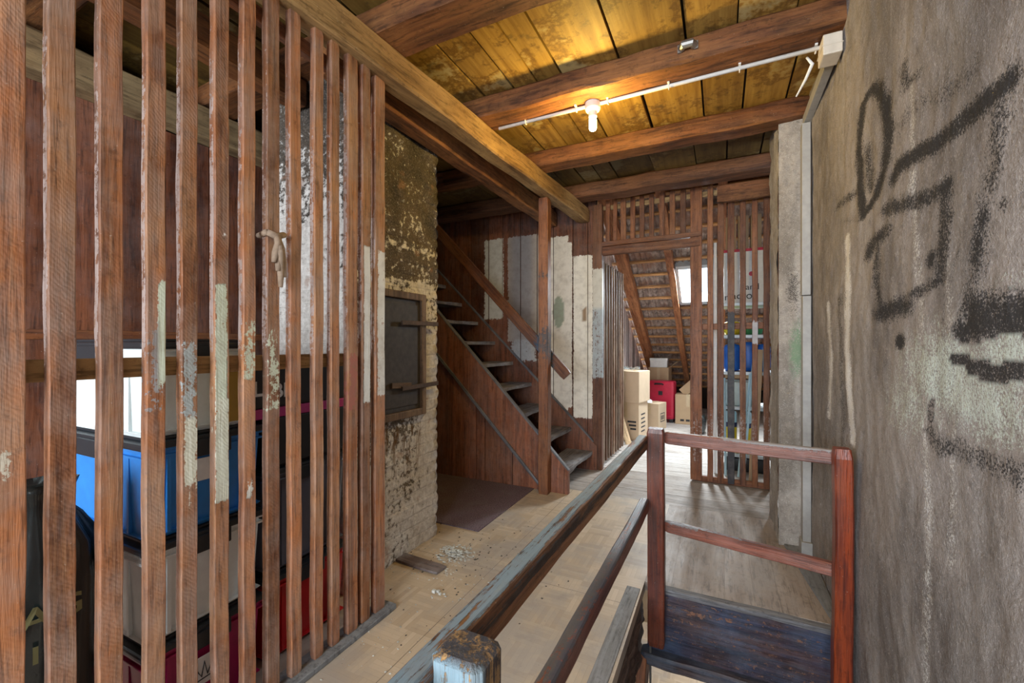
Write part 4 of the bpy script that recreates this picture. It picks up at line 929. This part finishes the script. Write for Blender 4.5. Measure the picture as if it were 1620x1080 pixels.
MB().box((.470, 3.27, .06), (.515, 3.335, 1.66), .003).box((.466, 3.268, 1.665), (.512, 3.333, 2.76), .003).box((.46, 3.25, .012), (.52, 3.35, .10), .004).build('upright_run', TRUNK, tr)
tag(MB().tube([(.40, 2.66, 2.83), (.42, 2.64, 2.78), (.40, 2.70, 2.74), (.37, 2.78, 2.70)], [.006, .009, .007, .004], 8).build('paper_twist', PAPER), 'twist of white paper sticking out beside the junction box', 'paper')
bk = MB(); X = x_on(1088, 2.42); bk.box((X - .05, 2.418, 2.885), (X - .03, 2.428, 2.925)).box((X + .03, 2.418, 2.885), (X + .05, 2.428, 2.925)).tube([(X - .03, 2.42, 2.905), (X - .02, 2.395, 2.905), (X + .02, 2.395, 2.905), (X + .03, 2.42, 2.905)], .02, 10)
tag(bk.build('metal_bracket', GALV), 'small metal clamp on the front face of the bulb beam', 'bracket')

# ================================================================== STORE: CRATES
def crate(label, loc, sx, sy, h, body, lid, group=None, lidh=.035, rz=0.0, ribs=True):
    t = thing('storage_crate', label, 'crate', loc, group, rz)
    b = MB(); hb = h - lidh; b.box((-sx / 2 + .015, -sy / 2 + .015, 0), (sx / 2 - .015, sy / 2 - .015, hb), .012, taper=.94)
    b.box((-sx / 2 + .005, -sy / 2 + .005, hb - .03), (sx / 2 - .005, sy / 2 - .005, hb - .022), .002).box((-sx / 2 + .008, -sy / 2 + .008, hb - .008), (sx / 2 - .008, sy / 2 - .008, hb), .002)
    if ribs:
        for sxn in (-1, 1):
            for f in (-.33, .33): b.box((f * sx - .006, sxn * (sy / 2 - .02) - .006, .02), (f * sx + .006, sxn * (sy / 2 - .02) + .006, hb - .03))
            for f in (-.3, .3): b.box((sxn * (sx / 2 - .02) - .006, f * sy - .006, .02), (sxn * (sx / 2 - .02) + .006, f * sy + .006, hb - .03))
    b.box((-sx / 2 + .012, -sy / 2 + .012, .012), (sx / 2 - .012, sy / 2 - .012, .022), .002, taper=.97)
    b.build('body', body, t, local=True)
    l = MB(); l.box((-sx / 2, -sy / 2, hb), (sx / 2, sy / 2, hb + lidh * .7), .008); l.box((-sx / 2 + .03, -sy / 2 + .03, hb + lidh * .6), (sx / 2 - .03, sy / 2 - .03, hb + lidh), .006); l.build('lid', lid, t, local=True)
    for s in (-1, 1):
        hn = MB(); hn.box((s * (sx / 2 - .004) - .012, -.07, hb - .05), (s * (sx / 2 - .004) + .012, .07, hb + .012), .006); hn.build('clip_handle', lid, t, local=True)
    for s in (-1, 1):
        hn = MB(); hn.box((-.09, s * (sy / 2 - .004) - .012, hb - .05), (.09, s * (sy / 2 - .004) + .012, hb + .012), .006); hn.build('clip_handle', lid, t, local=True)
    return t
sx, sy = .72, .42; cx, cy = -1.68 - sx / 2, .725 + sy / 2
crate('raspberry red crate with black lid, lowest of the left stack', (cx, cy, 0.0), sx, sy, .345, CR_RASP, LID_DK)
crate('cool white crate with black lid under the blue crate', (cx, cy, .345), sx, sy, .345, CR_WHITE2, LID_DK)
bc = crate('blue crate with black lid in the middle of the left stack', (cx, cy, .69), sx, sy, .345, CR_BLUE, LID_DK)
crate('milky white crate with black lid on top of the left stack', (cx, cy - .03, 1.035), sx, sy - .06, .335, CR_WHITE, LID_DK)
MB().box((sx / 2 - .012, -.08, .17), (sx / 2 - .007, .0, .25)).build('paper_label', PAPER, bc, local=True)
o = MB().box((-1.80, .97, 1.08), (-1.676, 1.02, 1.28), .004)
cx2, cy2 = -1.70 - .33, 1.16 + .22
crate('red crate with black lid, lowest of the right stack', (cx2, cy2, 0.0), .66, .44, .37, CR_RED, LID_DK)
crate('smoky grey crate with black lid in the middle of the right stack', (cx2, cy2, .37), .66, .44, .46, CR_SMOKE, LID_DK)
bxb = thing('cardboard_case', 'black case with a magenta band and white letters on top of the right stack', 'case', (cx2, cy2, .832))
MB().box((-.32, -.20, 0), (.32, .21, .206), .006).build('lower_tray', BLACKP, bxb, local=True)
MB().box((-.325, -.265, .208), (.325, .215, .25), .004).build('magenta_band', MAGENTA, bxb, local=True)
MB().box((-.32, -.26, .25), (.32, .21, .43), .01).build('case_body', BLACKP, bxb, local=True)
MB().box((-.30, -.24, .43), (.30, .19, .45), .008).build('case_lid', LID_PALE, bxb, local=True)
yL = y_on(410, -1.70); yB = y_on(449, -1.70)
text('lettering', 'L', .085, (-1.7085, yL, z_at(617, -1.70, yL)), (math.pi / 2, 0, math.pi / 2), INKW, bxb, bold=.002)
text('lettering', 'BE', .085, (-1.7085, yB, z_at(618, -1.70, yB)), (math.pi / 2, 0, math.pi / 2), INKW, bxb, bold=.002)
# note on the raspberry crate
nt_y = y_on(322, -1.68)
nt = thing('handwritten_note', 'small paper note with black scribble on the raspberry red crate', 'note', (-1.678, nt_y, .18))
MB().box((0, -.045, -.05), (.003, .045, .05)).build('paper_sheet', PAPER, nt, local=True)
MB().tube([(.004, -.03, .02), (.004, -.01, -.02), (.004, 0, .03), (.004, .01, -.02), (.004, .03, .025)], .003, 5).tube([(.004, -.03, -.03), (.004, .03, -.028)], .002, 5).build('scribble', INK, nt, local=True)
# bin liner
bg = thing('black_sack', 'shiny black plastic sack with olive lettering beside the crates', 'sack', (-1.80, .52, 0))
V = []; F = []; n = 40; prof = [(0.02, 0), (.13, .02), (.15, .12), (.155, .3), (.15, .5), (.145, .65), (.13, .76), (.09, .84), (.06, .88), (.075, .92), (.085, .95), (.05, .93), (.01, .92)]
for j, (r, h) in enumerate(prof):
    for i in range(n):
        a = 2 * math.pi * i / n; q = 1 + .12 * mnoise.noise(Vector((math.cos(a) * 1.6, math.sin(a) * 1.6, h * 4))) + (.07 * math.sin(a * 9 + h * 3) if h > .6 else .02 * math.sin(a * 7))
        V.append((r * q * math.cos(a) * .75, r * q * math.sin(a) * 1.05, h))
for j in range(len(prof) - 1):
    for i in range(n): i2 = (i + 1) % n; F.append((j * n + i, j * n + i2, (j + 1) * n + i2, (j + 1) * n + i))
F.append(tuple(range(n - 1, -1, -1)))
MB().add(V, F).build('sack_body', BLACKBAG, bg, smooth=True, local=True)
def curved_text(s, size, zc, ac, mat, nm):
    """lettering wrapped on the sack"""
    o = text(nm, s, size, (0, 0, 0), (0, 0, 0), mat, None, extr=.0006, bold=.0016)
    for v in o.data.vertices:
        a = ac + v.co.x / .15; r = .158 + v.co.z
        v.co = Vector((r * 0.78 * math.cos(a), r * 1.07 * math.sin(a), zc + v.co.y))
    o.parent = bg; return o
aa = -0.22
for _k, _c in enumerate('SAG'): curved_text(_c, .085, .60, aa + .02 + (_k - 1) * .40, OLIVE, 'letter')
for _k, _c in enumerate('110'): curved_text(_c, .065, .50, aa + .02 + (_k - 1) * .28, OLIVE, 'letter')
# ochre envelope between crates
tag(MB().box((-1.672, .965, 1.06), (-1.662, 1.03, 1.27), .002).build('ochre_folder', plain('ochre card', (.42, .27, .05), .6)), 'ochre folder tucked against the side of the top white crate', 'folder')

# ================================================================== ATTIC ROOM CONTENTS
def carton(label, loc, sx, sy, h, rz, mat, marks=0, name='cardboard_box', flaps=False):
    t = thing(name, label, 'box', loc, None, rz)
    MB().box((-sx / 2, -sy / 2, 0), (sx / 2, sy / 2, h), .004).box((-.0015, -sy / 2 - .001, 0), (.0015, sy / 2 + .001, h + .001)).build('box_body', mat, t, local=True)
    MB().box((-.025, -sy / 2 - .0015, h * .6), (.025, -sy / 2 + .001, h + .0012)).box((-.025, -sy / 2, h), (.025, sy / 2, h + .0015)).build('tape', TAPE, t, local=True)
    if marks:
        mk = MB()
        if marks == 1:
            for i in range(3): mk.box((sx * .18 - .02 * i, -sy / 2 - .0015, h * .28 + .05 * i), (sx * .40, -sy / 2 + .001, h * .30 + .015 + .05 * i))
            for i in range(5): mk.box((sx / 2 - .001, -sy * .25, h * .2 + .06 * i), (sx / 2 + .0015, sy * (.15 + .03 * (i % 3)), h * .2 + .02 + .06 * i))
        if marks == 2:
            a = .001
            mk.box((sx / 2 - a, -.09, h * .3), (sx / 2 + .0015, -.08, h * .62)).box((sx / 2 - a, .08, h * .3), (sx / 2 + .0015, .09, h * .62)).box((sx / 2 - a, -.09, h * .3), (sx / 2 + .0015, .09, h * .33)).box((sx / 2 - a, -.09, h * .60), (sx / 2 + .0015, .09, h * .63))
            for i in range(4): mk.box((sx / 2 - a, -.065 + .035 * i, h * .38), (sx / 2 + .0015, -.045 + .035 * i, h * .54))
        if marks == 3:
            for i in range(3): mk.box((-.12 + .09 * i, -sy / 2 - .0015, h * .10), (-.06 + .09 * i, -sy / 2 + .001, h * .17))
        mk.build('printed_marks', INK, t, local=True)
    if flaps:
        fp = MB(); fp.add([(sx / 2, -sy / 2, h), (sx / 2, sy / 2, h), (sx / 2 + .14, sy / 2, h + .12), (sx / 2 + .14, -sy / 2, h + .12), (sx / 2 + .003, -sy / 2, h), (sx / 2 + .003, sy / 2, h), (sx / 2 + .143, sy / 2, h + .117), (sx / 2 + .143, -sy / 2, h + .117)], [(0, 1, 2, 3), (7, 6, 5, 4), (0, 4, 5, 1), (1, 5, 6, 2), (2, 6, 7, 3), (3, 7, 4, 0)])
        fp.build('flap', mat, t, local=True)
    return t
RB = math.radians
carton('printed cardboard box, lower of the two stacked behind the gate', (-1.19, 6.42, 0), .38, .42, .53, RB(-8), CARD2, 1)
carton('plain cardboard box with foil on it, upper of the stack behind the gate', (-1.19, 6.42, .532), .42, .46, .44, RB(-10), CARD2)
cf = MB()
for i in range(9):
    a = i * .7; cf.add([(-1.19 + .12 * math.cos(a) + random.uniform(-.05, .05), 6.36 + .10 * math.sin(a * 1.7) + random.uniform(-.05, .05), .975 + random.uniform(0, .06)) for _ in range(6)], [(0, 1, 2), (2, 3, 4), (4, 5, 0), (1, 3, 5), (0, 2, 4)])
tag(cf.build('crumpled_foil', FOIL), 'crumpled pale foil lying on the upper stacked cardboard box', 'foil')
carton('small tan cardboard box with a black printed square beside the suitcase', (-.98, 7.25, 0), .30, .34, .42, RB(-14), CARD2, 2)
tag(MB().add([(-1.10, 7.10, .425), (-.98, 7.12, .425), (-1.0, 7.24, .45), (-1.10, 7.26, .50), (-1.09, 7.11, .43), (-.99, 7.13, .43), (-1.01, 7.25, .456), (-1.11, 7.27, .505)], [(0, 1, 2, 3), (7, 6, 5, 4), (0, 4, 5, 1), (1, 5, 6, 2), (2, 6, 7, 3), (3, 7, 4, 0)]).build('folded_paper', PAPER), 'folded white paper on the small tan cardboard box', 'paper')
carton('plain cardboard box with an open flap under the white box', (-1.02, 8.45, 0.0), .36, .36, .93, RB(-3), CARD, 0, flaps=True)
wb = thing('white_box', 'white lidded box on top of the tall cardboard box', 'box', (-1.03, 8.42, .932))
MB().box((-.15, -.12, 0), (.15, .12, .15), .004).build('box_body', WHITEBOX, wb, local=True); MB().box((-.157, -.127, .12), (.157, .127, .17), .004).build('lid', WHITEBOX, wb, local=True)
carton('open cardboard box with small print right of the red suitcase', (-.50, 8.0, 0), .40, .34, .50, 0, CARD, 3, flaps=False)
tag(bar('leaning_flap', (-.60, 8.0, .512), (-.36, 8.02, .74), .16, .006, CARD), 'long cardboard strip sticking up from the open box', 'cardboard strip')
tag(bar('leaning_board', (-1.34, 5.95, 0.0), (-1.37, 6.13, .85), .12, .014, PALEBOARD, xd=(1, 0, 0)), 'bare pine board leaning against the stacked cardboard boxes', 'board')
tag(bar('leaning_board', (-1.12, 5.93, 0.0), (-1.36, 6.03, .70), .10, .014, PALEBOARD, xd=(1, 1, 0)), 'narrow pine board leaning at a slant before the stacked boxes', 'board')
su = thing('red_suitcase', 'upright red hard shell suitcase with black handle on the attic floor', 'suitcase', (-.93, 8.02, 0), None, RB(-6))
s_ = MB().box((-.22, -.13, .05), (.22, .13, .72), .045); s_.box((-.222, -.004, .06), (.222, .004, .715), .003); s_.build('shell', REDM, su, local=True)
MB().tube([(-.10, -.135, .655), (-.09, -.155, .668), (.03, -.155, .668), (.04, -.135, .655)], .014, 10).build('handle', BLACKP, su, local=True)
MB().box((-.04, -.135, .47), (.03, -.128, .54), .002).build('badge', BLACKP, su, local=True)
for a in (-.17, .17):
    for b in (-.09, .09): MB().box((a - .035, b - .03, .0), (a + .035, b + .03, .07), .012).build('wheel', BLACKP, su, local=True)
tag(MB().box((-.42, 7.0, 0), (-.20, 7.3, .30), .09).build('dark_bag', BLACKBAG, smooth=True), 'slumped black bag on the attic floor seen between the screen slats', 'bag')

# shelf rack behind the screen
SH_Y0, SH_Y1 = 5.15, 5.55; SX_0, SX_1 = 0.015, 0.48
rk = thing('shelf_rack', 'pale metal shelf rack standing behind the right end of the screen', 'shelf', (.25, 5.35, 0))
for X in (SX_0, SX_1):
    for Yv in (SH_Y0, SH_Y1): bar('upright', (X, Yv, 0), (X, Yv, 2.0), .022, .022, SHELFM, rk, n=1)
SZ = [.16, .66, 1.03, 1.42, 1.76]
for z in SZ: MB().box((SX_0 - .02, SH_Y0 - .02, z), (SX_1 + .02, SH_Y1 + .02, z + .035), .003).build('shelf_board', SHELFM, rk)
tag(bar('white_post', (x_on(1131.5, 5.0), 5.0, 0), (x_on(1131.5, 5.0), 5.0, 2.42), .035, .03, plain('white gloss post', (.8, .82, .84), .4)), 'thin white post standing left of the shelf rack', 'post')
wc = thing('white_carton', 'big white carton with red trim and black words on the top shelf', 'box', (.25, 5.35, 1.797))
MB().box((-.22, -.18, 0), (.22, .18, .56), .004).build('box_body', WHITEBOX, wc, local=True); MB().box((-.223, -.183, .54), (.223, .183, .57), .003).build('red_trim', REDM, wc, local=True)
for s, dx, dz, sz in (('lor', .03, .07, .11), ('ac', -.1, .07, .10), ('and', .05, .16, .09), ('n', -.19, .06, .10)):
    text('lettering', s, sz, (.25 + dx, 5.168, 1.797 + dz), (math.pi / 2, 0, 0), INK, wc)
mb = MB(); mb.lathe(0, 0, [(.024, 0), (.024, .002)], 16); mb.V = [(v[0], -v[2] - .181, v[1] + .30) for v in mb.V]; mb.V = [(v[0] + .04, v[1], v[2]) for v in mb.V]; mb.build('red_dot', REDM, wc, local=True)
for i, X in enumerate((.10, .22, .34)):
    tag(MB().box((X - .05, 5.25, 2.372), (X + .05, 5.45, 2.74), .004).build('tall_carton', CARD), ['tall narrow brown carton above the white carton, left one', 'tall narrow brown carton above the white carton, middle one', 'tall narrow brown carton above the white carton, right one'][i], 'box')
def soft(name, x0, x1, z0, z1, mat, label, cat, y0=5.18, y1=5.5, amp=.02, c=.05):
    mb = MB().box((x0, y0, z0), (x1, y1, z1), c); return tag(mb.build(name, mat, smooth=True), label, cat)
for i, (a, b) in enumerate(((.03, .19), (.20, .34), (.35, .47))):
    soft('blue_bag', a, b, 1.066, 1.36 + .02 * (i % 2), BLUEBAG, ['stuffed blue bag on the middle shelf, left one of three', 'stuffed blue bag on the middle shelf, centre one of three', 'stuffed blue bag on the middle shelf, right one of three'][i], 'bag')
soft('yellow_cloth', .03, .20, 1.456, 1.60, YELLOWP, 'yellow bundle on the shelf under the white carton', 'bundle', c=.045)
soft('green_cloth', .22, .40, 1.456, 1.58, GREENB, 'green bundle on the shelf under the white carton', 'bundle', c=.045)
soft('grey_box', .03, .30, .697, .95, LID_PALE, 'pale grey blue tub on the lower shelf', 'tub', c=.01)
tag(bar('short_board', (.04, 5.19, 1.01), (.30, 5.19, 1.01), .02, .05, PALEBOARD, xd=(0, 1, 0)), 'short pale board held under the middle shelf', 'board')
for i, X in enumerate((.10, .24)):
    j = thing('yellow_canister', ['yellow canister with pale lid on the lowest shelf, left one', 'yellow canister with pale lid on the lowest shelf, right one'][i], 'canister', (X, 5.25, .197))
    MB().lathe(0, 0, [(.055, 0), (.058, .01), (.058, .26), (.054, .27)], 20).build('canister_body', YELLOWP, j, local=True)
    MB().lathe(0, 0, [(.0585, .265), (.0595, .27), (.0595, .31), (.055, .32)], 20).build('dark_band', plain('navy band', (.02, .03, .10), .4) if i == 0 else bpy.data.materials['navy band'], j, local=True)
    MB().lathe(0, 0, [(.056, .31), (.058, .32), (.058, .41), (.05, .43)], 20).build('lid', CYANP, j, local=True)
for i, (xa, xb, zt) in enumerate(((1148, 1146, 1.0), (1214, 1210, 1.30), (1176, 1196, 1.40), (1168, 1188, 1.05))):
    tag(MB().tube([(x_on(xa, 4.95), 4.95, 0.0), (x_on(xb, 4.95), 5.06, zt)], .012, 10).build('leaning_pole', CYANP), ['pale blue pole leaning at the left edge of the shelf rack', 'pale blue pole leaning at the right edge of the shelf rack', 'long pale blue pole leaning aslant across the shelf rack', 'short pale blue pole leaning aslant across the shelf rack'][i], 'pole')
tag(bar('leaning_plank', (x_on(1190, 4.85), 4.85, 0), (x_on(1203, 4.85), 4.97, 1.30), .07, .012, CARD), 'narrow tan plank leaning behind the screen slats', 'plank')
soft('black_box', .05, .45, 0.0, .14, BLACKP, 'black box on the floor beneath the lowest shelf', 'box', c=.01)
